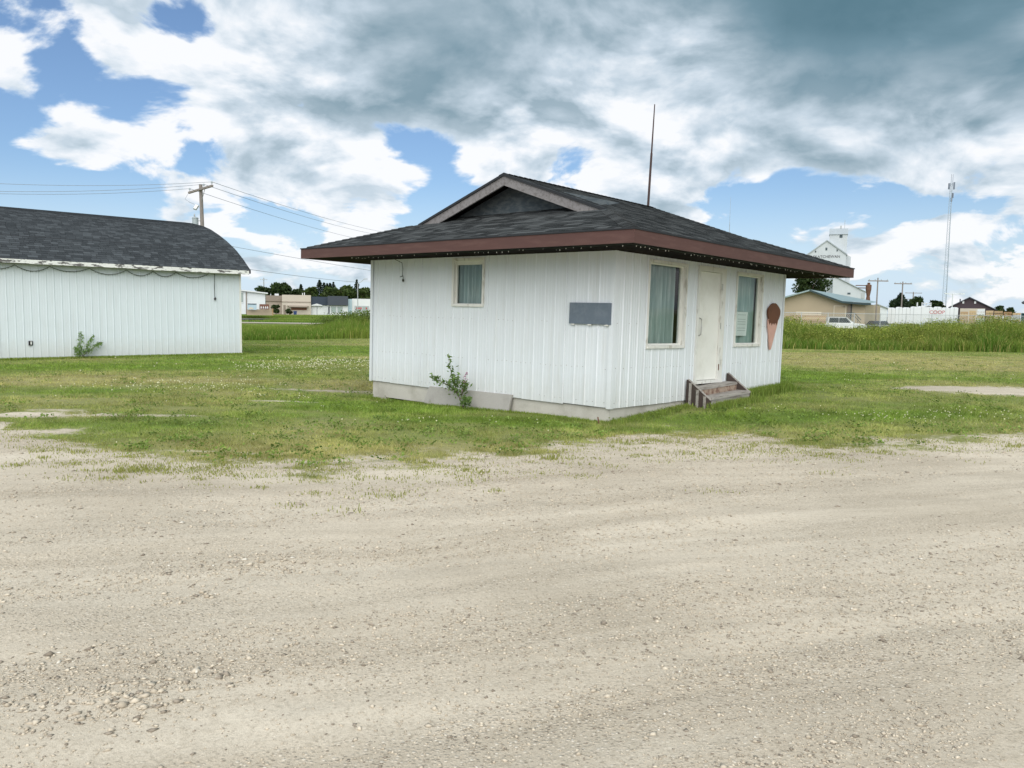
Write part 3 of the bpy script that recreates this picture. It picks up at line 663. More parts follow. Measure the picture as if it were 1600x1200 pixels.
def on_kiosk():
    # blank slate board
    b = MB(); wbox(b, wallL, .02, .862, 1.575, 1.925, .022, .045); t = kt('sign_board', 'blank slate grey panel screwed to the white wall near its corner', 'sign board', 0, 0, 0); b.build('panel', MT['slate'], t)
    b = MB()
    for u in (.1, .44, .78): wbox(b, wallL, u-.03, u+.03, 1.555, 1.5745, .02, .05)
    b.build('clip', MT['trim'], t)
    # ice cream sign
    t = kt('ice_cream_sign', 'plywood ice cream cone sign with brown scoop and pink cone on the white wall', 'sign', 5.95, 0, 1.7)
    n = 26; pts = []
    for k in range(n):
        a = 2*math.pi*k/n; w = .305*(1+.03*math.sin(3*a+1)+.02*math.sin(5*a)); h = .215*(1+.03*math.cos(4*a))
        pts.append((math.cos(a)*w*(1 if True else 0), -.055, .20+math.sin(a)*h))
    b = MB(); b.prism(pts, (0, .03, 0)); b.build('scoop', MT['scoop'], t)
    cone = [(-.27, -.05, .07), (-.22, -.05, .02), (-.15, -.05, -.01), (-.08, -.05, .01), (0, -.05, -.02), (.09, -.05, .005), (.17, -.05, -.015), (.24, -.05, .07), (-.07, -.05, -.585), (-.115, -.05, -.59)]
    b = MB(); b.prism([cone[0]]+[(.24, -.05, .07), (.205, -.05, -.03), (-.06, -.05, -.575), (-.11, -.05, -.585), (-.265, -.05, -.03)], (0, .027, 0)); b.build('cone', MT['cone'], t)
    # drips of the scoop over the cone top
    b = MB()
    for x, w, h in ((-.2, .07, .05), (-.09, .08, .065), (.03, .08, .05), (.14, .07, .06)): b.prism([(x-w, -.052, .06), (x+w, -.052, .06), (x+w*.7, -.052, .02-h*.3), (x, -.052, -h), (x-w*.7, -.052, .02-h*.3)], (0, .02, 0))
    b.build('drip', MT['scoop'], t)
    # notice behind the glass of the second window
    t = kt('paper_notice', 'white paper notice taped inside the window nearest the ice cream sign', 'notice', 4.4, 0, 1.41)
    b = MB(); b.add([(0, .062, 0), (.50, .062, 0), (.53, .062, .49), (.04, .062, .49)], [(0, 1, 2, 3)]); b.build('sheet', MT['paper'], t)
    b = MB()
    for z in (.42, .33, .28, .23, .15, .10): b.add([(.08, .0605, z), (.44, .0605, z), (.44, .0605, z+.016), (.08, .0605, z+.016)], [(0, 1, 2, 3)])
    b.build('print', MT['print'], t)
    # steps
    t = kt('wooden_steps', 'weathered two tread wooden steps with brown side boards below the white door', 'steps', 2.4, 0, .0)
    W = 1.56
    for x, dz in ((0, 0), (W, .07)):
        b = MB(); b.prism([(x-.02, -.03, .16+dz), (x-.02, -.03, .60+dz), (x-.02, -.07, .60+dz), (x-.02, -.53, .255+dz), (x-.02, -.53, .08+dz), (x-.02, -.2, .08+dz)], (.04, 0, 0)); s = b.build('side_board', MT['step_brown'], t)
        b = MB(); b.bar((x, -.06, .612+dz), (x, -.535, .262+dz), .042, .014); b.build('edge_strip', MT['step_wood'], s)
        if x == 0:
            for yy, z0, z1 in ((-.12, .1, .545), (-.27, .06, .43), (-.42, .06, .325)):
                b = MB(); b.box(x-.045, x-.021, yy-.022, yy+.022, z0, z1); b.build('cleat', MT['step_wood'], s)
    for y0_, y1_, z in ((-.27, -.03, .415), (-.55, -.275, .265)):
        b = MB(); b.prism([(.021, y0_, z), (.021, y1_, z), (W-.021, y1_, z+.055), (W-.021, y0_, z+.055)], (0, 0, .045)); b.build('tread', MT['step_wood'], t)
    for y_, z0, z1 in ((-.255, .265, .413), (-.53, .04, .263)):
        b = MB(); b.prism([(.021, y_, z0), (.021, y_+.022, z0), (W-.021, y_+.022, z0+.05), (W-.021, y_, z0+.05)], (0, 0, z1-z0)); b.build('riser', MT['riser'] if z1 > .3 else MT['step_wood'], t)
    # leaning slab
    t = kt('leaning_slab', 'grey cement slab leaning on the foundation below the long white wall', 'slab', 0, 3.2, 0)
    b = MB(); b.prism([(-.13, 1.27, -.30), (-.13, -1.03, -.30), (-.045, -1.10, .257), (-.045, 1.10, .235)], (.04, 0, .006)); b.build('slab', MT['cboard'], t)
    # stake
    t = kt('metal_stake', 'short rusty stake leaning out of the grass at the foundation corner', 'stake', -.25, -.02, -.15)
    b = MB(); b.tube([(0, 0, 0), (.03, .09, .24)], .012, 6); b.build('rod', MT['rust'], t)
    # string of bulbs below the fascia
    t = kt('string_lights', 'string of tiny pale bulbs tucked under the brown fascia', 'string lights', 0, 0, ZT)
    cordb, bb = MB(), MB(); path = []
    y = 5.6
    while y > -O2+.06: path.append(Vector((-O1+.05, y, -.02-.012*abs(math.sin(y*5))))); y -= .11
    x = -O1+.06
    while x < W2+.7: path.append(Vector((x, -O2+.05, -.02-.012*abs(math.sin(x*5))))); x += .11
    cordb.tube(path, .004, 4); cordb.build('cord', MT['cord'], t)
    for p in path:
        if random.random() < .62: bb.octa(p+Vector((random.uniform(-.03, .03), random.uniform(-.03, .03), random.uniform(-.035, -.01))), random.uniform(.006, .011), 1.3)
    bb.build('bulbs', MT['bulb'], t)['kind'] = 'stuff'
    t = kt('hanging_cord', 'dark broken light cord dangling on the white wall left of the small window', 'cord', 0, 5.18, ZT)
    b = MB(); b.tube([(-.3, .02, 0), (-.05, .01, -.08), (-.035, 0, -.2), (-.04, .005, -.32), (-.035, -.02, -.38)], .006, 5); b.build('cord', MT['cord'], t)
    b = MB(); b.octa((-.04, -.02, -.43), .03, 1.6); b.tube([(-.04, -.015, -.34), (-.05, .06, -.36)], .008, 5); b.build('plug', MT['black'], t)
    # antenna behind the roof
    p = at(1012, 332, 19.3); q = at(1023, 163, 19.3); d = q-p
    foot = Vector((p.x-.12*1.6, p.y, gh(p.x, p.y))); t = thing('antenna_pole', 'tall thin dark red pole rising behind the black shingled roof', 'pole', foot)
    b = MB(); b.tube([(0, 0, 0), p-foot, p-foot+d*.55], .033, 8, .026); b.build('lower_tube', MT['antenna'], t)
    b = MB(); b.tube([p-foot+d*.55, q-foot], .02, 8, .012); b.build('upper_tube', MT['antenna'], t)
on_kiosk()

# ------------------------------------------------------------------ leaves, saplings, trees
def leaf_cloud(n, c_fn, size, cols, jitter=.25, seed=1, aspect=.45, flat=0.):
    """n leaf quads (diamonds); c_fn(n, rng) -> centres; returns verts, faces, colours"""
    r = np.random.default_rng(seed); C = c_fn(n, r); n = len(C)
    d = r.normal(size=(n, 3)); d[:, 2] *= (1-flat); d /= np.linalg.norm(d, axis=1)[:, None]
    e = np.cross(d, r.normal(size=(n, 3))); e /= np.linalg.norm(e, axis=1)[:, None]
    s = size*r.uniform(.6, 1.3, (n, 1))
    V = np.stack([C-d*s*.5, C+e*s*aspect*.5, C+d*s*.5, C-e*s*aspect*.5], 1).reshape(-1, 3)
    F = np.arange(4*n).reshape(n, 4)
    a, b = np.array(cols[0]), np.array(cols[1]); t = r.uniform(0, 1, (n, 1)); K = a+(b-a)*t; K *= r.uniform(1-jitter, 1+jitter, (n, 1))
    return V, F, np.repeat(K, 4, 0)
def sapling(name, label, base, stems, seed, leaf, nl, cols):
    t = thing(name, label, 'sapling', base); b = MB(); r = np.random.default_rng(seed); C = []
    for pts in stems:
        b.tube(pts, .010, 5, .003)
        P = [Vector(p) for p in pts]
        for k in range(nl):
            f = r.uniform(.22, 1)*(len(P)-1); i = min(int(f), len(P)-2); p = P[i].lerp(P[i+1], f-i); w = .09*(1.15-f/(len(P)-1)*.6)
            C.append((p.x+r.normal()*w*.7, p.y+r.normal()*w*.7, p.z+r.normal()*w*.5))
    b.build('stem', MT['bark'], t)
    V, F, K = leaf_cloud(len(C), lambda n, r_: np.array(C), leaf, cols, seed=seed, aspect=.36)
    npmesh('foliage', V, F, 4, MT['leaf'], K, t); return t
def saplings():
    kp = lambda r, l, z: kw(r, l, z)
    base = kw(-.30, 3.05, -.08); M3 = KM.to_3x3()
    def st(*pts): return [M3 @ Vector(p) for p in pts]
    s = sapling('willow_sapling', 'young green sapling leaning left in front of the grey cement slab', base,
        [st((0, 0, 0), (.02, .18, .25), (.03, .33, .5), (.02, .42, .75), (.0, .46, .98)), st((.02, .2, .27), (-.05, .36, .42), (-.1, .62, .5), (-.1, .80, .58)),
         st((.02, .12, .18), (.05, .08, .36), (.02, .02, .5)), st((.01, .03, .05), (-.06, -.08, .16), (-.1, -.2, .24)), st((.02, .22, .3), (-.08, .2, .48), (-.1, .12, .6))], 3, .085, 110, ((.09, .16, .045), (.19, .28, .10)))
    b = MB(); pts = st((.02, .1, .3), (.03, .02, .5), (.02, -.02, .7)); b.tube(pts, .005, 4, .002)
    for k in range(26):
        p = pts[1].lerp(pts[2], random.random()); b.octa(p+Vector((random.gauss(0, .02), random.gauss(0, .02), 0)), .011)
    b.build('flower_spike', plain('mauve_flower', (.42, .22, .33), .8), s)
    bp = BM @ Vector((5.75, -.22, 0)); B3 = BM.to_3x3()
    def sb(*pts): return [B3 @ Vector(p) for p in pts]
    sapling('barn_sapling', 'grey green sapling growing against the white barn wall', (bp.x, bp.y, 0),
        [sb((0, 0, 0), (.02, 0, .3), (.0, -.03, .62), (-.04, 0, .92)), sb((0, 0, 0), (-.12, 0, .25), (-.28, -.05, .52), (-.42, 0, .78)), sb((-.05, 0, .08), (-.25, -.03, .25), (-.5, 0, .45), (-.68, 0, .55)), sb((0, 0, 0), (.1, -.05, .2), (.16, 0, .42))], 8, .085, 190, ((.13, .23, .08), (.25, .36, .14)))
saplings()

# ------------------------------------------------------------------ the white barn
def barn():
    t = thing('barn', 'long white metal barn with arched charcoal shingled roof beyond the lawn', 'building', BM)
    L, WD = 13., 14.6
    w_ = lambda u, o, z: Vector((u, -o, z))
    zt = lambda u: 3.10
    e = [0]+[.02+k*.9144 for k in range(1, 14)]+[L]
    for i in range(len(e)-1): rib_panel('siding_panel', MT['barn_siding'], t, (lambda u, o, z, q=.0022*(i % 2): w_(u, o+q, z)), e[i], min(L, e[i+1]+(.012 if i % 2 else 0)), .04+random.uniform(-.008, .008), 3.14, [], .02)
    b = MB(); b.box(.03, L, .03, .2, -.3, .06); b.build('sill_beam', MT['dark'], t)
    prof = [(-.36, 3.27), (.3, 3.72), (1.0, 4.13), (1.82, 4.50), (2.6, 4.80), (3.47, 5.09), (4.3, 5.29), (5.48, 5.49), (6.4, 5.60), (7.3, 5.64)]
    full = prof+[(WD-a, z) for a, z in prof[-2::-1]]
    # near gable end
    b = MB(); b.prism([(0, .02, .0), (0, WD-.02, 0)]+[(0, a, z-.06) for a, z in full[::-1] if .0 < a < WD], (.06, 0, 0)); b.build('gable_wall', MT['barn_siding'], t)
    b = MB(); b.prism([(L-.06, .02, .0), (L-.06, WD-.02, 0)]+[(L-.06, a, z-.06) for a, z in full[::-1] if .0 < a < WD], (.06, 0, 0)); b.build('gable_wall', MT['barn_siding'], t)
    b = MB(); b.box(0.07, L-.07, WD-.08, WD-.02, 0, 3.2); b.build('back_wall', MT['barn_siding'], t)
    b = MB(); b.box(-.02, .05, -.024, -.022, .05, 3.12); b.box(-.022, -.02, -.024, .06, .05, 3.12); b.build('corner_trim', MT['trim'], t)
    # roof deck
    x0 = -.27; b = MB(); vs = []; fs = []
    for a, z in full: vs += [(x0, a, z-.012), (L+.2, a, z-.012), (x0, a, z-.07), (L+.2, a, z-.07)]
    for i in range(len(full)-1): k = 4*i; fs += [(k, k+4, k+5, k+1), (k+2, k+3, k+7, k+6), (k, k+2, k+6, k+4), (k+1, k+5, k+7, k+3)]
    b.add(vs, fs); b.build('roof_deck', MT['drip'], t)
    # resample the arch into shingle courses
    P = [Vector((0, a, z)) for a, z in full]; planes = []; seg = 0; acc = 0
    S = [0]
    for i in range(1, len(P)): S.append(S[-1]+(P[i]-P[i-1]).length)
    def pt(s):
        i = max(j for j in range(len(S)-1) if S[j] <= s+1e-9); f = (s-S[i])/(S[i+1]-S[i]); return P[i].lerp(P[i+1], min(f, 1))
    s = 0
    while s+SH_E < S[-1]*.56:
        p, q = pt(s), pt(s+SH_E); d = (q-p)
        planes.append(((L+.2, p.y, p.z), (-1, 0, 0), (0, d.y, d.z), [(0, 0), (L+.2-x0, 0), (L+.2-x0, SH_E), (0, SH_E)])); s += SH_E
    shingles(t, BM, planes, MT['barn_shingle'], 299)
    # eave boards, peeling; one step down where two lengths meet
    for a, c, dz in ((-.2, 3.55, .0), (3.555, 7.2, .02), (7.205, L+.2, .03)):
        b = MB(); b.box(a, c, -.372, -.34, 3.105+dz, 3.25+dz*.3); b.build('eave_board', MT['peel'], t)
    b = MB(); b.box(-.2, L+.2, -.34, .0, 3.135, 3.155); b.build('soffit', MT['soffit'], t)
    b = MB(); b.box(-.26, -.20, -.39, -.30, 3.14, 3.25); b.build('gutter_end', MT['black'], t)
    b = MB(); b.box(7.12, 7.24, -.05, -.019, .47, .62); o = b.build('outlet_box', MT['black'], t)
    b = MB(); b.box(7.155, 7.185, -.054, -.0505, .50, .60); b.build('cover', MT['paper'], o)
    # garland
    g = thing('light_garland', 'dark light garland hung in shallow swags under the barn eave', 'garland', BM)
    ends = [8.6, 7.55, 6.55, 5.35, 4.15, 3.25, 2.45, 1.25]; b = MB(); bb = MB()
    for a, c in zip(ends[:-1], ends[1:]):
        sag = .13+.06*random.random(); pts = []
        for k in range(13): f = k/12; pts.append((a+(c-a)*f, -.06, 3.08-sag*4*f*(1-f)))
        b.tube(pts, .009, 5)
        for p in pts[1:-1]: bb.octa((p[0]+random.uniform(-.02, .02), p[1]-.01, p[2]-.022), .012, 1.4)
    b.build('cord', MT['cord'], g); bb.build('bulbs', MT['black'], g)['kind'] = 'stuff'
    g = thing('dangling_light_cord', 'thin cord with plug hanging straight down near the barn corner', 'cord', BM @ Matrix.Translation((1.02, -.04, 0)))
    b = MB(); b.tube([(0, 0, 3.08), (.01, 0, 2.6), (0, 0, 2.22)], .011, 5); b.build('cord', MT['cord'], g)
    b = MB(); b.octa((0, -.02, 2.15), .05, 1.7); b.build('plug', MT['black'], g)
barn()

# ------------------------------------------------------------------ poles and wires
def ground_thing(name, label, cat, x, y, group=None, rz=0.):
    return thing(name, label, cat, Matrix.Translation((x, y, gh(x, y))) @ Matrix.Rotation(rz, 4, 'Z'), group)
PX = lambda Y: Y/FPX          # metres per photograph pixel at distance Y
def barn_pole():
    Y = 55.; top = at(313.5, 288, Y); low = at(316, 352, Y); foot = low+(low-top)*((low.z)/(top.z-low.z)); foot.z = 0
    t = thing('utility_pole', 'wooden utility pole with transformer and flood light behind the barn roof', 'utility pole', foot)
    T = top-foot; ax = T.normalized()
    b = MB(); b.tube([(0, 0, -.3), T*.5, T], .16, 9, .115); b.build('pole', MT['pole_wood'], t)
    c = T-ax*.42; a, e = c+Vector((-.98, .80, -.06)), c+Vector((1.36, -1.06, .16)); off = Vector((-.12, -.12, 0))
    b = MB(); b.bar(a+off, e+off, .12, .13); cr = b.build('crossarm', MT['pole_wood'], t)
    tips = []
    for f in (.04, .64, .97):
        p = (a+off).lerp(e+off, f)+Vector((0, 0, .065)); b = MB(); b.lathe([(.015, 0), (.015, .1), (.075, .11), (.05, .15), (.07, .19), (.03, .25), (.01, .26)], p, 10); b.build('insulator', MT['transformer'], cr); tips.append(foot+p+Vector((0, 0, .2)))
    b = MB(); b.bar(c+Vector((.45, -.5, 0)), c+Vector((.06, -.08, -.75)), .03, .03); b.build('brace', MT['pole_grey'], t)
    k = T-ax*2.35
    b = MB(); b.lathe([(.17, -.55), (.2, -.5), (.2, .05), (.22, .06), (.2, .1), (.1, .14)], k+Vector((-.42, -.1, 0)), 14); tr = b.build('transformer', MT['transformer'], t)
    b = MB(); b.lathe([(.04, 0), (.06, .05), (.035, .1), (.055, .15), (.02, .24)], k+Vector((-.47, -.1, .13)), 8); b.build('bushing', MT['pole_grey'], tr)
    b = MB(); b.bar(k+Vector((-.25, -.05, -.1)), k+Vector((0, 0, -.1)), .08, .06); b.bar(k+Vector((-.25, -.05, -.42)), k+Vector((0, 0, -.42)), .08, .06); b.build('bracket', MT['pole_grey'], tr)
    f = T-ax*1.55+Vector((-.34, -.1, 0)); M = Matrix.Translation(f) @ Matrix.Rotation(R(20), 4, 'Y') @ Matrix.Rotation(R(-30), 4, 'X')
    b = MB(); b.box(-.11, .11, -.06, .06, -.19, .19, M); fl = b.build('flood_light', MT['pole_grey'], t)
    b = MB(); b.box(-.075, .075, -.075, -.061, -.14, .14, M); b.build('lens', MT['paper'], fl)
    b = MB(); b.bar(f+Vector((.1, .05, 0)), f+Vector((.34, .1, .04)), .03); b.build('arm', MT['pole_grey'], fl)
    b = MB(); b.tube([a+off, f+Vector((-.9, .4, .6)), f+Vector((-.5, .2, .35)), f+Vector((-.1, 0, .2))], .012, 4); b.build('jumper_wire', MT['wire'], t)
    return tips
TIPS = barn_pole()
def cable(name, label, p, q, sag, r=.013, group=None):
    p, q = Vector(p), Vector(q); pts = []
    for k in range(17): f = k/16; x = p.lerp(q, f); x.z -= sag*4*f*(1-f); pts.append(x)
    b = MB(); b.tube(pts, r, 5); o = b.build(name, MT['wire'], None); return tag(o, label, 'cable', group)
def wires():
    names_l = ['lowest power wire running left from the barn pole crossarm', 'middle power wire running left from the barn pole crossarm', 'highest power wire running left from the barn pole crossarm']
    for i, y in enumerate((297, 294, 277)): cable('power_wire', names_l[i], TIPS[i], at(-160, y-2+i, 47), .35, group='power wires over the barn')
    names_r = ['lowest wire dropping right from the barn pole toward the kiosk roof', 'middle wire dropping right from the barn pole toward the kiosk roof', 'highest wire dropping right from the barn pole toward the kiosk roof']
    for i, (x, y) in enumerate(((640, 385), (650, 374), (660, 370))): cable('power_wire', names_r[i], TIPS[i], at(x, y, 150), .8, .016, 'power wires over the barn')
    cable('power_wire', 'single wire from behind the barn roof curve toward the kiosk eave', at(330, 379, 75), at(700, 441, 110), .15, .02, 'wires beyond the barn')
wires()
def pole(name, label, x, ytop, ybot, Y, arms, mat, r=.14, group=None, lean=0., insul=True):
    p = at(x, ybot, Y); g = gh(p.x, Y); top = at(x, ytop, Y).z-g; t = ground_thing(name, label, 'utility pole', p.x, Y, group)
    b = MB(); b.tube([(0, 0, -.3), (lean*.5, 0, top*.5), (lean, 0, top)], r, 7, r*.75); b.build('pole', mat, t)
    for dz, w in arms:
        b = MB(); b.box(lean-w/2, lean+w/2, -.18, -.06, top-dz-.08, top-dz+.06); c = b.build('crossarm', mat, t)
        b = MB()
        for k in (-.45, -.15, .15, .45): b.lathe([(.05, 0), (.06, .12), (.02, .16)], (lean+k*w, -.12, top-dz+.06), 6)
        if insul: b.build('insulators', MT['transformer'], c)['kind'] = 'stuff'
    return t
def street_light(name, label, x, ytop, ybot, Y, armdx, mat, both=False, group=None):
    p = at(x, ybot, Y); g = gh(p.x, Y); top = at(x, ytop, Y).z-g; t = ground_thing(name, label, 'street lamp', p.x, Y, group)
    b = MB(); b.tube([(0, 0, -.2), (0, 0, top)], .11, 8, .07); b.build('pole', mat, t)
    for s in ((1, -1) if both else (1,)):
        d = armdx*s*(.6 if s < 0 else 1); b = MB(); b.tube([(0, 0, top-.1), (d*.5, 0, top+.35*(not both)), (d, 0, top+.9*(not both))], .05, 6); a = b.build('arm', mat, t)
        b = MB(); b.box(d-.1*s, d+.6*s, -.15, .15, top+.9*(not both)-.06, top+.9*(not both)+.08); b.build('lamp_head', mat, a)
    return t
pole('utility_pole', 'pale utility pole behind the white shed left of the dark trees', 412.5, 434, 470, 215, [(.5, 1.9)], MT['pole_grey'], .17)
pole('utility_pole', 'dark utility pole in front of the little white house', 1368, 434, 505, 104, [(.4, 2.6)], MT['pole_wood'], .105)
pole('utility_pole', 'pale wooden utility pole in front of the dark spruce clump', 1407, 440, 505, 118, [(.3, 2.6)], MT['pole_wood'], .115)
pole('utility_pole', 'far utility pole with two crossarms among the spruces', 1425, 456, 495, 210, [(.3, 4.4), (1.9, 4.4)], MT['pole_wood'], .17)
street_light('street_lamp', 'grey street lamp with raised arm before the pale blue shop', 559, 443, 484, 158, 1.3, MT['pole_grey'])
street_light('street_lamp', 'white double armed lamp beside the lattice mast foot', 1486, 459, 505, 125, 1.2, plain('lamp_white', (.62, .66, .68), .5), True)
cable('power_wire', 'long low wire ending at the street lamp near the pale blue shop', at(330, 412, 90), at(559, 441, 158), .2, .03, 'wires beyond the barn')

# ------------------------------------------------------------------ vegetation masses
def blades(n, XY, hgt, wid, cols, seed, lean=.5, seg=1):
    """n blades standing on the ground; hgt, wid, cols per blade"""
    r = np.random.default_rng(seed); x, y = XY; z = gz(x, y)-.01; n = len(x)
    a = r.uniform(0, 2*np.pi, n); d = np.stack([np.cos(a), np.sin(a)], 1); L = r.uniform(0, lean, n)*hgt
    side = np.stack([-d[:, 1], d[:, 0]], 1)*wid[:, None]*.5
    face = r.uniform(0, 1, (n, 1)) < .6
    side = np.where(face, np.stack([wid*.5, np.zeros(n)], 1), side)
    B = np.stack([x, y], 1)
    if seg == 1:
        V = np.zeros((n, 3, 3)); V[:, 0, :2] = B-side; V[:, 1, :2] = B+side; V[:, 2, :2] = B+d*L[:, None]
        V[:, 0, 2] = z; V[:, 1, 2] = z; V[:, 2, 2] = z+hgt
        return V.reshape(-1, 3), np.arange(3*n).reshape(n, 3), np.repeat(cols, 3, 0)
    V = np.zeros((n, 5, 3)); mid = B+d*(L*.3)[:, None]
    V[:, 0, :2] = B-side; V[:, 1, :2] = B+side; V[:, 2, :2] = mid+side*.8; V[:, 3, :2] = mid-side*.8; V[:, 4, :2] = B+d*L[:, None]
    V[:, 0, 2] = z; V[:, 1, 2] = z; V[:, 2, 2] = z+hgt*.6; V[:, 3, 2] = z+hgt*.6; V[:, 4, 2] = z+hgt
    i = np.arange(n)*5; F = np.concatenate([np.stack([i, i+1, i+2], 1), np.stack([i, i+2, i+3], 1), np.stack([i+3, i+2, i+4], 1)])
    return V.reshape(-1, 3), F, np.repeat(cols, 5, 0)
def inside_building(x, y):
    iv = KM.inverted(); r = iv[0][0]*x+iv[0][1]*y+iv[0][3]; l = iv[1][0]*x+iv[1][1]*y+iv[1][3]
    k = (r > -.02) & (r < W2+.1) & (l > -.02) & (l < W1+.1)
    k |= (r > 2.42) & (r < 3.95) & (l > -.5) & (l < 0)
    bx, by = x-BC[0], y-BC[1]; u = bx*BD[0]+by*BD[1]; v = -bx*.67419+by*.73856
    return k | ((u > -.02) & (u < 14) & (v > -.02) & (v < 15))
def lawn():
    r = rng; n = 620000; th = r.uniform(-R(36), R(36), n); d = 8.2*np.exp(r.uniform(0, 1, n)**1.15*math.log(52/8.2))
    x, y = d*np.sin(th), d*np.cos(th)
    m = lot_mask(x, y); keep = (r.uniform(0, 1, n) > sstep(m+(fbm(x*7, y*9, 57, 3)-.5)*.75, .22, .66)**.8) & ~inside_building(x, y)
    x, y, d, m = x[keep], y[keep], d[keep], m[keep]; n = len(x)
    dry = np.clip(dryness(x, y)+.3*sstep(m, .15, .5)+r.normal(0, .16, n), 0, 1)
    clump = fbm(x*2.6, y*2.6, 77, 3)
    lush = np.clip(gsum(LUSH, x, y), 0, 1)
    h = (.020+.042*clump)*(.75+.6*r.uniform(0, 1, n))*(1+.6*lush)*(1-.45*sstep(m, .15, .55))
    wd = np.maximum(.006, d*.00062)*r.uniform(.7, 1.5, n)
    gcol = np.array([.13, .235, .024]); g2 = np.array([.25, .34, .065]); dc = np.array([.37, .345, .135]); d2 = np.array([.46, .42, .20])
    u = r.uniform(0, 1, (n, 1)); t = dry[:, None]
    c = (gcol+(g2-gcol)*u)*(1-t)+(dc+(d2-dc)*u)*t; c *= r.uniform(.75, 1.2, (n, 1))*((.70+.6*fbm(x*.9, y*.9, 91, 3))*(.50+1.0*fbm(x*4.5, y*4.5, 93, 3)))[:, None]
    V, F, K = blades(n, (x, y), h, wd, c, 5, 1.5)
    tag(npmesh('lawn_grass', V, F, 3, MT['grass'], K), 'short rough lawn grass with dry yellow patches', 'grass', kind='stuff')
    # taller tufts along walls and the lot's edge
    P = []
    def line(a, b, num, w, hh):
        f = r.uniform(0, 1, num); q = np.array(a)[None]*(1-f[:, None])+np.array(b)[None]*f[:, None]; q = q+r.normal(0, w, (num, 2)); P.append((q, np.full(num, hh)))
    k2 = lambda r_, l_: (kw(r_, l_).x, kw(r_, l_).y)
    line(k2(-.12, -.1), k2(-.12, 6.3), 3600, .06, .065); line(k2(-.1, -.13), k2(2.3, -.13), 2400, .08, .09); line(k2(4.0, -.14), k2(6.7, -.14), 5200, .09, .19); line(k2(2.3, -.66), k2(4.1, -.66), 2200, .07, .13); line(k2(6.6, -.2), k2(6.7, 1), 1500, .1, .2)
    b2 = lambda u, v: tuple((BM @ Vector((u, v, 0)))[:2])
    line(b2(-.1, -.12), b2(9, -.12), 9000, .10, .09)
    for _ in range(30):      # tufts out on the gravel
        q = gpt(random.choice([random.uniform(10, 420), random.uniform(700, 1600)]), 0) if False else None
    tx = [(20, 728), (45, 722), (100, 727), (112, 745), (150, 735), (160, 722), (200, 735), (215, 728), (250, 735), (262, 738), (300, 745), (330, 740), (175, 748), (345, 738), (60, 700), (125, 690), (230, 735), (680, 757), (760, 738), (850, 742), (910, 745), (1110, 716), (1305, 722), (1360, 707), (1530, 708), (1430, 712), (1220, 704), (1180, 708), (560, 742), (590, 730), (80, 672), (140, 680), (1000, 712), (950, 728)]
    for px_, py_ in tx:
        q = gpt(px_, py_); num = random.randint(20, 110); pts = np.stack([r.normal(q.x, random.uniform(.05, .26), num), r.normal(q.y, random.uniform(.05, .14), num)], 1); P.append((pts, np.full(num, .034)))
    for _ in range(520):     # small broken clumps where the lawn thins out into the gravel
        a_ = random.uniform(-R(36), R(36)); D_ = float(np.interp(a_, B_TH, B_D)); d_ = D_+random.gauss(-.15, .75); cx_, cy_ = d_*math.sin(a_), d_*math.cos(a_); num = random.randint(10, 46); sx = random.uniform(.03, .13)
        P.append((np.stack([r.normal(cx_, sx*1.5, num), r.normal(cy_, sx, num)], 1), np.full(num, random.uniform(.026, .05))))
    q = np.concatenate([p[0] for p in P]); hh = np.concatenate([p[1] for p in P]); x, y = q[:, 0], q[:, 1]
    ok = ~inside_building(x, y); x, y, hh = x[ok], y[ok], hh[ok]; n = len(x)
    u = r.uniform(0, 1, (n, 1)); t = np.clip(dryness(x, y)*.6+r.normal(0, .15, n), 0, 1)[:, None]*.8
    t = np.where(hh[:, None] < .06, .55+.3*u, t)
    c = (gcol*.95+(g2-gcol)*u)*(1-t)+(dc*.9)*t; c *= r.uniform(.7, 1.2, (n, 1))
    V, F, K = blades(n, (x, y), hh*r.uniform(.5, 1.25, n), np.maximum(.008, np.hypot(x, y)*.0006)*r.uniform(.7, 1.4, n), c, 6, .7, 2)
    tag(npmesh('grass_tufts', V, F, 3, MT['grass'], K), 'longer grass along the walls and thin tufts on the gravel', 'grass', kind='stuff')
    # broad leaved weeds and clover leaf in the turf
    n = 3000; th = r.uniform(-R(35), R(35), n); d = 9+(38-9)*r.uniform(0, 1, n)**1.4; x, y = d*np.sin(th), d*np.cos(th)
    ok = (lot_mask(x, y) < .42) & ~inside_building(x, y) & (fbm(x*.8, y*.8, 33, 3) > .44); x, y, d = x[ok], y[ok], d[ok]; n = len(x); m_ = 16; R_ = r.uniform(.04, .13, n)
    C = np.stack([np.repeat(x, m_)+r.normal(0, 1, n*m_)*np.repeat(R_, m_), np.repeat(y, m_)+r.normal(0, 1, n*m_)*np.repeat(R_, m_)*.8, np.repeat(gz(x, y), m_)+r.uniform(.02, .085, n*m_)], 1)
    V, F, K = leaf_cloud(n*m_, lambda *_: C, .042, ((.125, .20, .04), (.24, .33, .09)), .25, 61, .6, .5); K *= np.repeat(r.uniform(.6, 1.3, n), m_*4)[:, None]
    tag(npmesh('clover_leaves', V, F, 4, MT['leaf'], K), 'low clover leaf and broad leaved weeds in the lawn', 'clover', kind='stuff')
    # clover heads
    n = 110000; th = r.uniform(-R(34), R(34), n); d = r.uniform(9, 34, n); x, y = d*np.sin(th), d*np.cos(th)
    dens = gsum(CLOV, x, y)*.42+.002; keep = (r.uniform(0, 1, n) < dens*np.clip(fbm(x*1.5, y*1.5, 13, 3)*1.6-.3, 0, 1)) & (lot_mask(x, y) < .4) & ~inside_building(x, y)
    x, y = x[keep], y[keep]; n = len(x); z = gz(x, y)+r.uniform(.06, .12, n); s = np.maximum(.012, np.hypot(x, y)*.0008)*r.uniform(.6, 1.2, n)
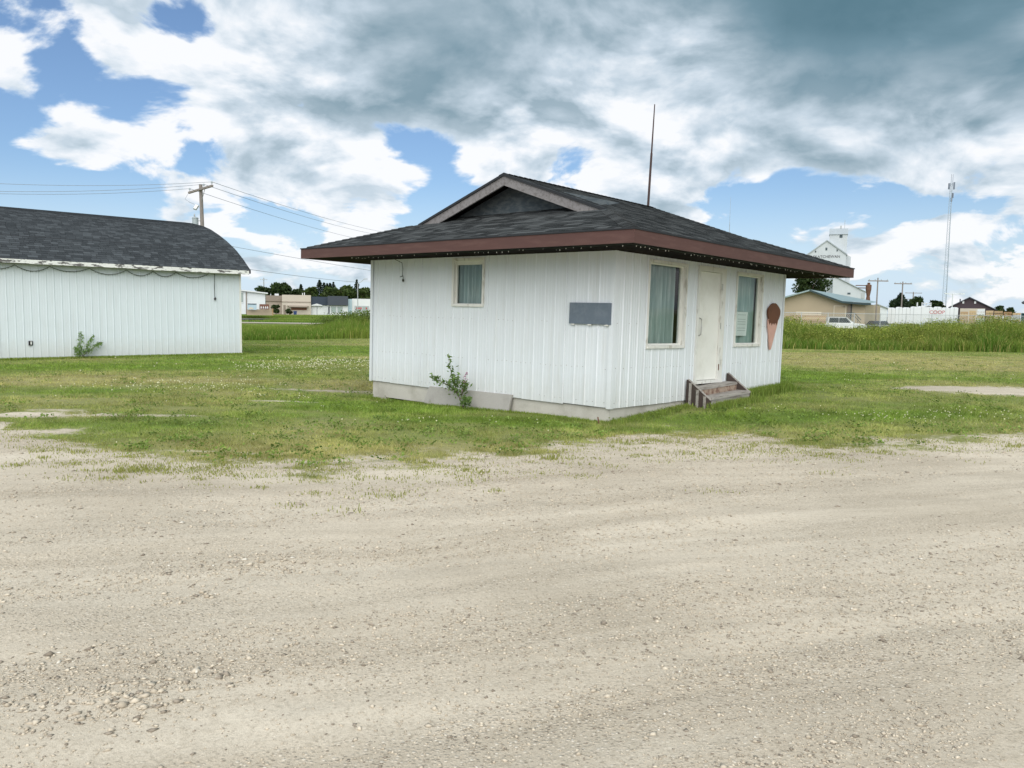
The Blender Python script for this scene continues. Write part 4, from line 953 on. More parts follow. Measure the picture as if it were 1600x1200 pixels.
    o = np.array([(1, 0, 0), (-1, 0, 0), (0, 1, 0), (0, -1, 0), (0, 0, 1), (0, 0, -1)], float)
    V = (np.stack([x, y, z], 1)[:, None]+o[None]*s[:, None, None]).reshape(-1, 3)
    f = np.array([(0, 2, 4), (2, 1, 4), (1, 3, 4), (3, 0, 4), (2, 0, 5), (1, 2, 5), (3, 1, 5), (0, 3, 5)]); F = (f[None]+6*np.arange(n)[:, None, None]).reshape(-1, 3)
    c = np.array([.80, .78, .66])*r.uniform(.75, 1.1, (n, 1)); 
    tag(npmesh('clover_flowers', V, F, 3, MT['leaf'], np.repeat(c, 6, 0)), 'white clover heads scattered through the lawn', 'clover', kind='stuff')
lawn()

def weeds():
    r = rng
    # right ditch
    def band(n, x_px0, x_px1, Y0, Y1, hfun, seed):
        px_ = r.uniform(x_px0, x_px1, n); Yd = Y0+(Y1-Y0)*r.uniform(0, 1, n)**1.2
        return (px_-800)/FPX*Yd, Yd, px_
    def right_h(p): return .85+1.1*fbm(p*.035, p*0, 3, 4)+.35*sstep(p, 1430, 1560)-.12*sstep(-p, -1400, -1300)
    n = 44000; x, y, p = band(n, 1190, 1680, 44.5, 62, None, 1)
    edge = 44.5+1.6*(fbm(x*.4, x*0, 8, 3)-.5)*2; ok = y > edge+.0; x, y, p = x[ok], y[ok], p[ok]; n = len(x)
    fr = np.clip((y-edge[ok])/5., 0, 1); h = right_h(p)*(.42+.58*fr)*r.uniform(.55, 1.08, n)*(.8+.4*fbm(x*.5, y*.5, 5, 3))
    cl = fbm(x*.55, y*.7, 15, 3)[:, None]; u = r.uniform(0, 1, (n, 1))
    a, b, c3 = np.array([.095, .19, .022]), np.array([.22, .27, .05]), np.array([.36, .34, .11])
    t = np.clip(cl*1.6-.3+.25*(fr[:, None]-.5), 0, 1)
    c = a*(1-t)+b*t; c = np.where(u > .84, c3, c)*r.uniform(.7, 1.25, (n, 1))
    h *= .55+.8*fbm(x*1.3, y*1.3, 25, 3); V1, F1, K1 = blades(n, (x, y), h, r.uniform(.015, .045, n), c, 9, .8, 2)
    # leafy clumps of sweet clover
    m = 110000; cx, cy, p2 = band(700, 1190, 1690, 46.5, 62, None, 2); ch = right_h(p2)*r.uniform(.5, 1.2, 700); pick = r.integers(0, 700, m)
    tt = r.uniform(0, 1, m)**.7; wd_ = r.uniform(.25, .75, 700)[pick]; X = cx[pick]+r.normal(0, 1, m)*wd_*(1.1-.55*tt); Yc = cy[pick]+r.normal(0, .4, m); Z = gz(X, Yc)+tt*ch[pick]+r.normal(0, .06, m)
    C = np.stack([X, Yc, Z], 1)
    V2, F2, K2 = leaf_cloud(m, lambda n_, r_: C, .10, ((.13, .19, .03), (.30, .32, .075)), .3, 4, .5)
    K2 *= (.6+.8*np.repeat(r.uniform(0, 1, 700)[pick], 4))[:, None]
    o = npmesh('ditch_weeds', V1, F1, 3, MT['grass'], K1); tag(o, 'tall green and olive weeds along the ditch beyond the right lawn', 'weeds', kind='stuff')
    o = npmesh('ditch_foliage', V2, F2, 4, MT['leaf'], K2); tag(o, 'leafy clover clumps standing in the ditch weeds', 'weeds', kind='stuff')
    # left field: low grass, higher toward the kiosk
    n = 42000; x, y, p = band(n, 340, 640, 46, 66, None, 3)
    base = 46+6*sstep(p, 380, 580); ok = y > base; x, y, p = x[ok], y[ok], p[ok]; n = len(x); fr = np.clip((y-base[ok])/4, 0, 1)
    h = (.42+.3*fbm(x*.3, y*.3, 7, 3)+.95*sstep(p, 475, 560))*(.5+.5*fr)*r.uniform(.5, 1.1, n)
    cl = fbm(x*.4, y*.5, 19, 3)[:, None]; u = r.uniform(0, 1, (n, 1)); t = np.clip(cl*1.6-.3, 0, 1)
    c = (np.array([.10, .20, .022])*(1-t)+np.array([.22, .29, .05])*t); c = np.where(u > .9, c3, c)*r.uniform(.7, 1.25, (n, 1))
    V, F, K = blades(n, (x, y), h, r.uniform(.02, .05, n), c, 19, .45, 2)
    tag(npmesh('field_grass', V, F, 3, MT['grass'], K), 'long green field grass between the barn and the kiosk', 'grass', kind='stuff')
    # far field up to the shops
    n = 60000; p = r.uniform(330, 660, n); y = r.uniform(64, 168, n); x = (p-800)/FPX*y; ok = (y > 100) | (y < 86); x, y, p = x[ok], y[ok], p[ok]; n = len(x)
    h = (.1+.22*fbm(x*.12, y*.12, 27, 3)+.5*sstep(p, 490, 580)*sstep(-y, -110, -70))*r.uniform(.5, 1.2, n); cl = fbm(x*.1, y*.14, 29, 3)[:, None]; t = np.clip(cl*1.8-.4, 0, 1)
    c = (np.array([.11, .20, .025])*(1-t)+np.array([.25, .30, .075])*t)*r.uniform(.75, 1.2, (n, 1))
    V, F, K = blades(n, (x, y), h, r.uniform(.05, .13, n), c, 23, .4)
    tag(npmesh('meadow_grass', V, F, 3, MT['grass'], K), 'meadow grass rising toward the row of shops', 'grass', kind='stuff')
    # shrubs at the left end by the kiosk
    for i, (px_, Y, hh, lb) in enumerate(((548, 60, 1.75, 'bushy green willow shrub showing left of the kiosk wall'), (522, 64, 1.35, 'lower rounded shrub left of the bushy willow'), (572, 57, 1.9, 'tall shrub half hidden behind the kiosk wall'))):
        q = (px_-800)/FPX*Y; t = ground_thing('willow_shrub', lb, 'shrub', q, Y, 'shrubs left of the kiosk')
        V, F, K = leaf_cloud(2600, lambda n_, r_: np.stack([r_.normal(0, .8, n_), r_.normal(0, .7, n_), np.abs(r_.beta(2, 1.6, n_))*hh], 1)*np.array([1, 1, 1]), .15, ((.075, .125, .022), (.16, .21, .05)), .3, 40+i, .4)
        npmesh('foliage', V, F, 4, MT['leaf'], K, t)
        b = MB()
        for k in range(6): b.tube([(0, 0, 0), (random.uniform(-.3, .3), random.uniform(-.3, .3), hh*.5), (random.uniform(-.7, .7), random.uniform(-.5, .5), hh*.85)], .03, 5, .01)
        b.build('stem', MT['bark'], t)
weeds()

def road_strip():
    V = []; n = 30; vs = []; fs = []
    b = MB()
    for i in range(n+1):
        x = -75+80*i/n
        for yy in (94., 99.): vs.append((x, yy, gh(x, yy)+.05))
        if i: k = 2*i; fs.append((k-2, k, k+1, k-1))
    b.add(vs, fs); o = b.build('road', plain('pale_gravel_road', (.40, .37, .29), .95, c2=(.38, .34, .27), scale=.6)); o['kind'] = 'structure'
road_strip()

# ------------------------------------------------------------------ gravel stones
def gravel():
    r = rng; n = 105000; th = r.uniform(-R(37), R(37), n); d = 2.6*np.exp(r.uniform(0, 1, n)*math.log(13/2.6)); x, y = d*np.sin(th), d*np.cos(th)
    a = R(15); u = x*math.cos(a)+y*math.sin(a); v = -x*math.sin(a)+y*math.cos(a)
    den = fbm(u*.2, v*2.2+fbm(x*.2, y*.2, 4, 2)*4, 31, 4)*.6+fbm(x*.8, y*.8, 61, 4)*.4
    keep = (r.uniform(0, 1, n) < sstep(den, .36, .62)*.95+.06) & (lot_mask(x, y) > .45); x, y, d = x[keep], y[keep], d[keep]; n = len(x)
    s = np.clip(r.lognormal(math.log(.0055), .42, n), .0028, .02)*(.75+d*.045)
    bp = gpt(215, 1090); bq = gpt(90, 1020); 
    # the heap of bigger flat stones at the lower left
    m = 420; f = r.uniform(0, 1, m); c0 = [gpt(90, 1120), gpt(200, 1095), gpt(310, 1060), gpt(80, 1030), gpt(420, 880), gpt(300, 930)]; k = r.choice(6, m, p=[.14, .30, .14, .14, .16, .12])
    hx = np.array([c.x for c in c0])[k]+r.normal(0, .17, m); hy = np.array([c.y for c in c0])[k]+r.normal(0, .11, m)
    m2 = 520; th = r.uniform(-R(36), R(20), m2); d2 = r.uniform(2.7, 8, m2); x = np.concatenate([x, hx, d2*np.sin(th)]); y = np.concatenate([y, hy, d2*np.cos(th)])
    s = np.concatenate([s, np.clip(r.lognormal(math.log(.0105), .4, m), .004, .026), np.clip(r.lognormal(math.log(.007), .4, m2), .0035, .017)]); n = len(x)
    o = np.array([(1, 0, 0), (-1, 0, 0), (0, 1, 0), (0, -1, 0), (0, 0, 1), (0, 0, -1)], float)
    loc = o[None]*r.uniform(.55, 1.35, (n, 6, 1))+r.normal(0, .16, (n, 6, 3)); loc *= s[:, None, None]; loc[:, :, 2] *= r.uniform(.3, .7, (n, 1))
    a = r.uniform(0, 2*np.pi, n); ca, sa = np.cos(a)[:, None], np.sin(a)[:, None]
    X = loc[:, :, 0]*ca*1.3-loc[:, :, 1]*sa; Yy = loc[:, :, 0]*sa*1.3+loc[:, :, 1]*ca
    # sit on the same relief as the lot
    rr = np.hypot(x, y); near = sstep(-rr, -30, -18); uu = x*math.cos(R(15))+y*math.sin(R(15)); vv = -x*math.sin(R(15))+y*math.cos(R(15))
    z = gz(x, y)+near*((fbm(uu*.16, vv*1.9+fbm(x*.15, y*.15, 4, 2)*4, 31, 4)-.5)*.05+(fbm(x*2.2, y*2.2, 41, 4)-.5)*.03)*lot_mask(x, y)
    V = np.stack([X+x[:, None], Yy+y[:, None], loc[:, :, 2]+(z+s*.18)[:, None]], -1).reshape(-1, 3)
    f = np.array([(0, 2, 4), (2, 1, 4), (1, 3, 4), (3, 0, 4), (2, 0, 5), (1, 2, 5), (3, 1, 5), (0, 3, 5)]); F = (f[None]+6*np.arange(n)[:, None, None]).reshape(-1, 3)
    t = r.uniform(0, 1, (n, 1)); c = np.array([.43, .365, .28])*(1-t)+np.array([.68, .60, .48])*t; dk = r.uniform(0, 1, (n, 1)); c = np.where(dk > .82, c*np.array([.48, .46, .46]), c); c = np.where(dk < .015, np.array([.72, .68, .60]), c)
    m_, g, p = material('gravel_stone'); a_ = g.new('ShaderNodeAttribute', attribute_name='col').outputs['Color']; pos = g.new('ShaderNodeNewGeometry').outputs['Position']
    g.put(p.inputs['Base Color'], g.mix(g.rng(g.noise(pos, 260, 2), .3, .7, 0, .35), a_, (.3, .27, .22))); p.inputs['Roughness'].default_value = .9
    tag(npmesh('gravel', V, F, 3, m_, np.repeat(c, 6, 0)), 'loose tan gravel strewn over the lot', 'gravel', kind='stuff')
gravel()
#FAR#
# ------------------------------------------------------------------ far things, left: the row of shops
def far_mat(name, c, **k): return plain(name, c, .8, scale=.5, **k)
FM = {k: far_mat('far_'+k, c) for k, c in dict(white=(.66, .70, .73), beige=(.50, .45, .39), taupe=(.24, .20, .17), taupe2=(.33, .28, .24), slate=(.055, .065, .085), navy=(.035, .05, .075), palew=(.64, .67, .69),
      pale_blue=(.42, .55, .62), cream=(.60, .55, .44), tan=(.42, .35, .25), teal=(.23, .31, .32), teal_dark=(.035, .06, .065), maroon=(.055, .040, .048), wood=(.42, .28, .15), rustred=(.17, .08, .055), bin=(.03, .06, .17), glass=(.06, .085, .10), glass2=(.30, .36, .35),
      red=(.45, .05, .06), asphalt=(.07, .07, .075), galv=(.40, .43, .45), elev=(.50, .54, .575), elev_roof=(.34, .385, .42), lumber=(.50, .38, .23), lumber2=(.40, .28, .17), wrap=(.66, .69, .72), board=(.33, .20, .11)).items()}
FM['teal_roof'] = plain('teal_metal_roof', (.27, .36, .37), .45, .2, c2=(.36, .43, .43), scale=.8, amt=.6)
class Front:
    """a building that faces the camera: x across, y away, z up; pixel columns and rows give its real size at distance Y"""
    def __init__(s, name, label, cat, x0, x1, ybot, Y, group=None, turn=0.):
        c = at((x0+x1)/2, ybot, Y); s.a = math.atan2(c.x, Y)+turn; s.Y = Y; s.k = Y/FPX; s.kx = s.k*math.cos(math.atan2(c.x, Y)); s.M = Matrix.Translation(c) @ Matrix.Rotation(-s.a, 4, 'Z'); s.x0 = (x0+x1)/2; s.yb = ybot
        s.t = thing(name, label, cat, s.M, group); s.g = gh(c.x, Y)-c.z
    def X(s, px): return (px-s.x0)*s.kx
    def Z(s, py): return (s.yb-py)*s.k
    def box(s, name, m, x0, x1, yt, yb, d0=0., d1=.2, parent=None):
        b = MB(); b.box(s.X(x0), s.X(x1), d0, d1, s.Z(yb), s.Z(yt)); return b.build(name, m, parent or s.t)
    def poly(s, name, m, pts, d0, d1, parent=None):
        b = MB(); b.prism([(s.X(x), d0, s.Z(y)) for x, y in pts], (0, d1-d0, 0)); return b.build(name, m, parent or s.t)
    def window(s, x0, x1, yt, yb, frame, glass, parent=None, mull=0):
        f = s.box('window', frame, x0, x1, yt, yb, -.06, -.005, parent); e = (x1-x0)*.09; ey = (yb-yt)*.09; n = mull+1; w = (x1-x0-e)/n
        for i in range(n): s.box('pane', glass, x0+e+i*w, x0+i*w+w, yt+ey, yb-ey, -.075, -.062, f)
        return f
def left_town():
    F = Front('shed', 'white flat roofed shed with one window just right of the barn wall', 'building', 366, 417, 492, 120)
    F.poly('wall', FM['white'], [(366, 452), (385, 454), (415, 458), (415, 491), (366, 491)], 0, 7)
    F.poly('roof', FM['palew'], [(364, 452), (419, 457.2), (419, 459), (364, 454)], -.4, 7.4)
    F.window(373.5, 381, 456.5, 474, FM['palew'], FM['glass2'])
    F.box('corner_post', FM['taupe'], 384.5, 386, 455, 491, -.12, -.01); F.box('corner_board', FM['white'], 381.2, 384.3, 456, 491, -.1, -.008)
    F = Front('planter_wall', 'low tan timber wall in front of the white shed', 'wall', 386, 427, 492, 118); F.box('wall', FM['tan'], 386, 425, 483.5, 492.5, 0, .5); F.box('post', FM['wood'], 425.4, 427, 482, 493, -.05, .4)
    F = Front('picture_board', 'pale blue picture board above the tan timber wall', 'sign', 387, 401, 484, 117); F.box('board', FM['pale_blue'], 387, 401, 475, 484, 0, .12); F.box('frame', FM['navy'], 387, 401, 474.4, 475.6, -.05, .12); F.poly('hill_print', FM['cream'], [(388, 483.2), (391, 480), (396, 481.2), (396, 483.2)], -.02, -.005)
    F = Front('picture_board', 'rust brown board with white shapes beside the blue picture board', 'sign', 405, 421, 484, 117); F.box('board', FM['rustred'], 405.5, 420.5, 475.4, 483.4, 0, .12)
    for x in (408, 411.5, 415, 418): F.poly('shape', FM['palew'], [(x-1, 482), (x+1.2, 482), (x+.9, 479.6), (x-.2, 478)], -.03, -.005)
    F = Front('taupe_shop', 'brown taupe flat shop with rooftop unit beside the beige store', 'shop', 416, 441, 492, 172); F.box('wall', FM['taupe2'], 416, 441, 471, 493, 0, 14); F.box('parapet', FM['taupe'], 415.6, 440.9, 462, 470.8, -.25, 14)
    F.box('roof_unit', FM['palew'], 429.5, 436, 458.6, 462, 3, 5); F.box('vent', FM['galv'], 422.5, 424, 459, 462, 3, 3.3)
    F = Front('beige_shop', 'beige storefront with long brown awning slot and blue bin', 'shop', 441, 486, 492, 168); F.box('wall', FM['beige'], 441, 486, 461.2, 493, 0, 16); F.box('band', FM['taupe2'], 441, 486, 471.2, 472.4, -.12, -.01)
    F.poly('awning', FM['taupe2'], [(449, 477.5), (482, 477.5), (480, 480), (453, 480)], -1., -.01); F.box('window', FM['rustred'], 455, 479.5, 480.3, 484.5, -.05, .0-.004); F.box('door', FM['taupe'], 443, 446.5, 477, 491.5, -.06, -.005)
    for x in (472.5, 475.5): F.box('vent', FM['palew'], x, x+1.2, 457.5+(x > 474)*-.8, 461, 3, 3.3)
    F = Front('wheelie_bin', 'blue bin standing by the beige storefront', 'bin', 458.5, 464, 492, 164); F.poly('body', FM['bin'], [(458.8, 491.8), (463.4, 491.8), (464, 486.6), (458.4, 486.6)], 0, .7); F.box('lid', FM['bin'], 458.2, 464.2, 485.8, 486.5, -.05, .75)
    F = Front('navy_shop', 'low shop with dark navy upper front and white lower wall', 'shop', 486, 512, 492, 170); F.box('wall', FM['palew'], 486.3, 512, 477, 493, 0, 14); F.box('upper_front', FM['navy'], 486.3, 512, 464, 476.8, -.35, 14); F.poly('gable_trim', FM['palew'], [(486.5, 477), (495.3, 474.6), (504, 477), (504, 478), (486.5, 478)], -.5, -.36); F.box('downpipe', FM['galv'], 494.8, 495.8, 478, 491.5, -.15, -.01)
    F = Front('charcoal_shop', 'shop with charcoal upper front over two pale windows', 'shop', 512, 544, 492, 169); F.box('wall', FM['palew'], 512.2, 543.8, 477.5, 493, 0, 15); F.box('upper_front', FM['slate'], 512.2, 543.8, 463, 477.3, -.5, 15)
    F.window(517, 525.5, 479, 489, FM['galv'], FM['glass2']); F.window(527, 535.5, 479, 489, FM['galv'], FM['glass2']); F.box('door', FM['slate'], 513, 515.2, 479, 491, -.06, -.005)
    F = Front('white_shop', 'white shop with pale blue end and red lettering by the street lamp', 'shop', 544, 590, 492, 171); F.box('wall', FM['palew'], 550.2, 592, 467.2, 493, 0, 14); F.box('blue_end', FM['pale_blue'], 544.2, 550, 467.8, 493, -.1, 14); w = F.window(554, 577, 478, 489.5, FM['galv'], FM['glass2'], None, 1); F.window(545, 549.4, 472, 489, FM['white'], FM['pale_blue'])
    for x in (557, 560, 563, 571.5): F.box('sign_mark', FM['red'], x, x+2, 480.5, 483.2, -.10, -.08, w)
    # dark strip of car park
    b = MB(); p, q = at(360, 494, 108), at(402, 494, 108); b.box(p.x-12, q.x, 104, 118, gh(p.x, 110)-.3, gh(q.x, 116)+.12); o = b.build('car_park', FM['asphalt']); o['kind'] = 'structure'
left_town()

def tree(name, label, px, Y, pw, ytop, ybase, cols, seed, n=2600, leaf=.5, kind='round', group=None):
    p = at(px, ybase, Y); g = gh(p.x, Y); k = Y/FPX; w = pw*k; z1 = at(px, ytop, Y).z-g; z0 = max(at(px, ybase, Y).z-g, .3); t = ground_thing(name, label, 'tree', p.x, Y, group)
    r = np.random.default_rng(seed)
    b = MB(); b.tube([(0, 0, -.2), (.1, 0, z1*.4), (0, .1, z1*(.93 if kind == 'spruce' else .7))], max(.12, w*.04), 7, .03)
    if kind == 'round':
        for i in range(6):
            a = r.uniform(0, 6.28); h = z0+(z1-z0)*r.uniform(.1, .5); b.tube([(0, 0, h*.8), (math.cos(a)*w*.22, math.sin(a)*w*.22, h+.15*(z1-z0)), (math.cos(a)*w*.38, math.sin(a)*w*.38, h+.3*(z1-z0))], .09, 5, .02)
    b.build('trunk', MT['bark'], t)
    if kind == 'round':
        nb = 26; th = r.uniform(0, 6.28, nb); v = r.uniform(-.85, .9, nb); rr = np.sqrt(1-v**2)*r.uniform(.35, .8, nb); cc = np.stack([np.cos(th)*rr*w*.42, np.sin(th)*rr*w*.36, (z0+z1)/2+v*(z1-z0)*.42], 1); cr = r.uniform(.13, .26, nb)*min(w, z1-z0)
        tint = r.uniform(.7, 1.3, nb)
        pick = r.integers(0, nb, n); d = r.normal(size=(n, 3)); d /= np.linalg.norm(d, axis=1)[:, None]; C = cc[pick]+d*cr[pick][:, None]*r.uniform(.55, 1.08, (n, 1))*np.array([1, 1, .8])
        V, F, K = leaf_cloud(n, lambda *_: C, leaf, cols, .3, seed, .6); K *= np.repeat(tint[pick], 4)[:, None]
    else:
        h = r.uniform(0, 1, n)**.8; lay = np.floor(h*16)/16+r.uniform(0, .04, n); rad = (1.02-lay)*w*3.0*r.uniform(.1, 1, n)*r.uniform(.6, 1.05, 17)[np.floor(h*16).astype(int)]; a = r.uniform(0, 6.28, n)
        C = np.stack([np.cos(a)*rad, np.sin(a)*rad, z0*.4+(z1-z0*.4)*lay-.12*rad], 1); V, F, K = leaf_cloud(n, lambda *_: C, leaf, cols, .3, seed, .5)
    npmesh('crown', V, F, 4, MT['leaf'], K, t); return t
DK = ((.022, .045, .016), (.055, .085, .028)); MD = ((.035, .065, .018), (.085, .12, .035)); SP = ((.012, .028, .016), (.03, .05, .026))
def trees():
    L = 'trees behind the row of shops'
    tree('broad_tree', 'dark broad crowned tree behind the white shed and taupe shop', 414, 215, 30, 446, 478, DK, 1, 3200, .8, group=L)
    tree('broad_tree', 'tallest dark rounded tree behind the beige storefront', 440, 212, 46, 441.5, 480, DK, 2, 4600, .8, group=L)
    tree('broad_tree', 'small dark tree in the gap right of the tallest rounded tree', 464, 216, 22, 449, 478, DK, 3, 2200, .8, group=L)
    tree('spruce', 'small dark spruce above the right end of the beige storefront', 470.5, 218, 9, 443.5, 480, SP, 4, 3000, .42, 'spruce', L)
    tree('broad_tree', 'lighter green tree behind the beige and navy shops', 484, 210, 26, 448, 478, MD, 5, 2800, .8, group=L)
    tree('spruce', 'tallest thin spruce above the navy shop', 499.5, 216, 9, 436.5, 480, SP, 6, 3000, .42, 'spruce', L)
    for i, (x, yt, lb) in enumerate(((506.5, 441, 'second spruce right of the tallest thin spruce'), (511.5, 442, 'middle spruce of the cluster above the charcoal shop'), (516, 441.5, 'fourth spruce of the row above the charcoal shop'), (521, 440, 'rightmost spruce of the row above the charcoal shop'))): tree('spruce', lb, x, 217+i, 7.5, yt, 480, SP, 10+i, 2600, .42, 'spruce', L)
    tree('broad_tree', 'wide mid green tree behind the charcoal shop', 518, 208, 40, 449, 480, MD, 20, 3600, .8, group=L)
    tree('broad_tree', 'wide mid green tree behind the white shop', 543, 209, 42, 446, 480, MD, 21, 3800, .8, group=L)
    tree('spruce', 'dark spruce tip right beside the street lamp pole', 557.5, 214, 7, 436, 480, SP, 22, 2600, .42, 'spruce', L)
    tree('broad_tree', 'mid green tree half hidden by the kiosk wall', 572, 210, 36, 450, 480, MD, 23, 2800, .8, group=L)
    tree('shrub', 'dark shrub against the taupe shop wall', 431, 160, 14, 475, 492, DK, 24, 900, .45)['category'] = 'shrub'
    tree('shrub', 'rounded dark shrub left of the blue bin', 452, 162, 15, 482.5, 492.5, DK, 25, 900, .4)['category'] = 'shrub'
    tree('poplar_tree', 'dark leafy tree rising behind the tan building under the eave', 1266, 135, 66, 414, 470, ((.02, .042, .015), (.06, .09, .03)), 30, 5200, .42)
    G2 = 'trees beyond the lumber yard'
    tree('spruce', 'pointed dark spruce left in the clump beyond the lumber yard', 1406, 200, 14, 457, 492, SP, 31, 1800, .6, 'spruce', G2)
    tree('broad_tree', 'dark tree around the pointed spruce beyond the lumber yard', 1402, 204, 30, 467, 494, DK, 32, 2400, .8, group=G2)
    tree('broad_tree', 'dark ragged tree behind the far double armed pole', 1430, 206, 30, 465, 494, DK, 33, 2400, .8, group=G2)
    tree('broad_tree', 'low rounded dark tree left of the lattice mast', 1462, 207, 30, 470.5, 494, DK, 34, 2400, .8, group=G2)
    tree('broad_tree', 'small distant tree just right of the dark gabled hall', 1562, 260, 18, 478, 494, DK, 35, 1100, .9, group=G2)
    tree('broad_tree', 'tiny distant tree farther right of the dark gabled hall', 1578, 270, 14, 480.5, 494, DK, 36, 900, .9, group=G2)
trees()

# ------------------------------------------------------------------ far things, right: lumber yard, elevator, mast
def text_mesh(body, size, depth, m, parent, loc):
    cu = bpy.data.curves.new('lettering', 'FONT'); cu.body = body; cu.size = size; cu.extrude = depth; cu.align_x = 'CENTER'
    o = bpy.data.objects.new('lettering', cu); dg = bpy.context.evaluated_depsgraph_get(); col.objects.link(o); dg.update()
    me = bpy.data.meshes.new_from_object(o.evaluated_get(dg)); bpy.data.objects.remove(o); me.materials.clear(); me.materials.append(m)
    return link('lettering', me, parent, Matrix.Translation(loc) @ Matrix.Rotation(math.pi/2, 4, 'X'))
def right_town():
    # grain elevator
    F = Front('grain_elevator', 'tall white wooden grain elevator rising behind the kiosk roof corner', 'grain elevator', 1255, 1318, 505, 260); D = 12
    F.poly('wall', FM['elev'], [(1256, 505), (1256, 399), (1286, 378), (1316.5, 398.5), (1316.5, 505)], 0, D)
    F.poly('roof', FM['elev_roof'], [(1254, 399.4), (1286, 376.7), (1286, 378.4), (1254.6, 401)], -.3, D+.3); F.poly('roof', FM['elev_roof'], [(1286, 376.7), (1318.2, 398.8), (1318, 400.6), (1286, 378.4)], -.3, D+.3)
    F.box('tower', FM['elev'], 1289.5, 1317.2, 367, 420, 3, 9)
    b = MB(); x0, x1 = F.X(1289), F.X(1318); b.prism([(x0, 2.7, F.Z(367.4)), (x0, 6, F.Z(356.9)), (x0, 9.3, F.Z(367.4))], (x1-x0, 0, 0)); b.build('tower_roof', FM['elev_roof'], F.t)
    for x0, x1, y0, y1, d in ((1305.2, 1309.6, 368, 372.6, 3), (1284.2, 1287, 388.6, 392.6, 0), (1268, 1270, 393, 395.6, 0), (1301.3, 1303.3, 391.6, 394.4, 0)):
        F.box('window', FM['glass'], x0, x1, y0, y1, d-.08, d-.01)
    F.poly('side_annex', FM['elev'], [(1316.7, 505), (1316.7, 398.5), (1324, 402.5), (1324, 505)], 2, D-1)
    F.poly('annex', FM['elev'], [(1298, 505), (1298, 432.5), (1347, 457), (1347, 505)], -6, -.1); F.poly('annex_roof', FM['elev_roof'], [(1297, 431.6), (1348.4, 456.8), (1348.2, 457.9), (1297, 432.9)], -6.4, -.1)
    F.box('window', FM['glass'], 1320.5, 1325, 458.5, 461, -6.1, -6.01)
    F.box('annex_vent', FM['galv'], 1341, 1346, 459, 467, -6.12, -6.01)
    text_mesh('SASKATCHEWAN', 1.2, .03, far_mat('dark_lettering', (.10, .10, .105)), F.t, (F.X(1283), -.05, F.Z(404.2)))
    b = MB(); b.tube([(F.X(1312.5), 6, F.Z(357)), (F.X(1312.5), 6, F.Z(344))], .06, 5); b.build('antenna', FM['galv'], F.t); b = MB(); b.box(F.X(1305.4), F.X(1308), 5.9, 6.1, F.Z(356.8), F.Z(352.6)); b.build('vent', FM['galv'], F.t)
    # cyclone
    F = Front('dust_collector', 'rusty brown cyclone hopper on its stand above the teal roof', 'hopper', 1350, 1359, 500, 150); k = F.k
    b = MB(); b.lathe([(k*2.1, F.Z(500)), (k*3.2, F.Z(469)), (k*2.4, F.Z(463)), (k*4.1, F.Z(453)), (k*4.2, F.Z(446)), (k*3.6, F.Z(445.6)), (k*2, F.Z(445)), (k*2, F.Z(443))], (F.X(1354.5), 0, 0), 12); b.build('body', MT['rust'], F.t)
    b = MB(); b.lathe([(k*2.9, F.Z(443.2)), (k*1.2, F.Z(442.2))], (F.X(1354.5), 0, 0), 10); b.build('cap', MT['rust'], F.t)
    for y, x in ((446.8, 1334), (450.6, 1338)): b = MB(); b.tube([(F.X(1351), 0, F.Z(y)), (F.X(x), .3, F.Z(y-.4))], k*.7, 7); b.build('pipe', MT['rust'], F.t)
    # tan building
    F = Front('tan_building', 'long tan building with teal metal roof behind the wire fence', 'building', 1200, 1350, 508, 102, None, R(10)); D = 16; ax = 1264.5
    F.poly('wall', FM['tan'], [(1203, 508), (1203, 471), (ax, 455.5), (1316, 472.5), (1349, 474.5), (1349, 508)], 0, D)
    F.poly('roof', FM['teal_roof'], [(1190, 473.5), (ax, 453.2), (ax, 455.3), (1190, 476)], -.9, D)
    b = MB(); z = F.Z; X = F.X       # right slope, eave running back over the entrance
    b.add([(X(ax), -.9, z(453.2)), (X(1316), -.9, z(471)), (X(1358), -.4, z(473.5)), (X(1345), D, z(468)), (X(ax), D, z(452.6))], [range(5)]); b.build('roof_slope', FM['teal_roof'], F.t)
    F.poly('fascia', FM['teal_dark'], [(ax, 453.4), (1316, 471.2), (1316, 473.8), (ax, 456)], -.95, -.86); F.poly('fascia', FM['teal_dark'], [(1316.1, 471.2), (1358, 473.7), (1358, 476.4), (1350, 476.6), (1316.1, 473.8)], -.95, -.3)
    F.box('doorway', FM['cream'], 1301.5, 1321, 477.5, 508, -.10, -.005); F.box('door', FM['tan'], 1303, 1319.5, 478.5, 508, -.14, -.105)
    F.box('side_door', FM['taupe'], 1323, 1327.5, 476, 508, -.12, -.005); F.box('downpipe', FM['teal_dark'], 1328.2, 1329.2, 474.5, 508, -.15, -.01); F.box('lamp', FM['taupe'], 1316.8, 1318.4, 478, 480, -.25, -.145)
    t = thing('stair_rail', 'green metal stair railing at the entrance of the tan building', 'railing', at(1335, 506, 98)); k = 98/FPX
    for x0, y0, x1, y1 in ((1322, 489, 1334, 489), (1334, 489, 1345, 500), (1322, 494, 1334, 494), (1334, 494, 1344, 504)):
        b = MB(); b.bar(((x0-1335)*k, 0, (506-y0)*k), ((x1-1335)*k, 0, (506-y1)*k), .06); b.build('rail', FM['teal_dark'], t)
    for x, y in ((1322, 489), (1328, 489), (1334, 489), (1340, 495)): b = MB(); b.bar(((x-1335)*k, 0, (506-y)*k), ((x-1335)*k, 0, -.1), .05); b.build('post', FM['teal_dark'], t)
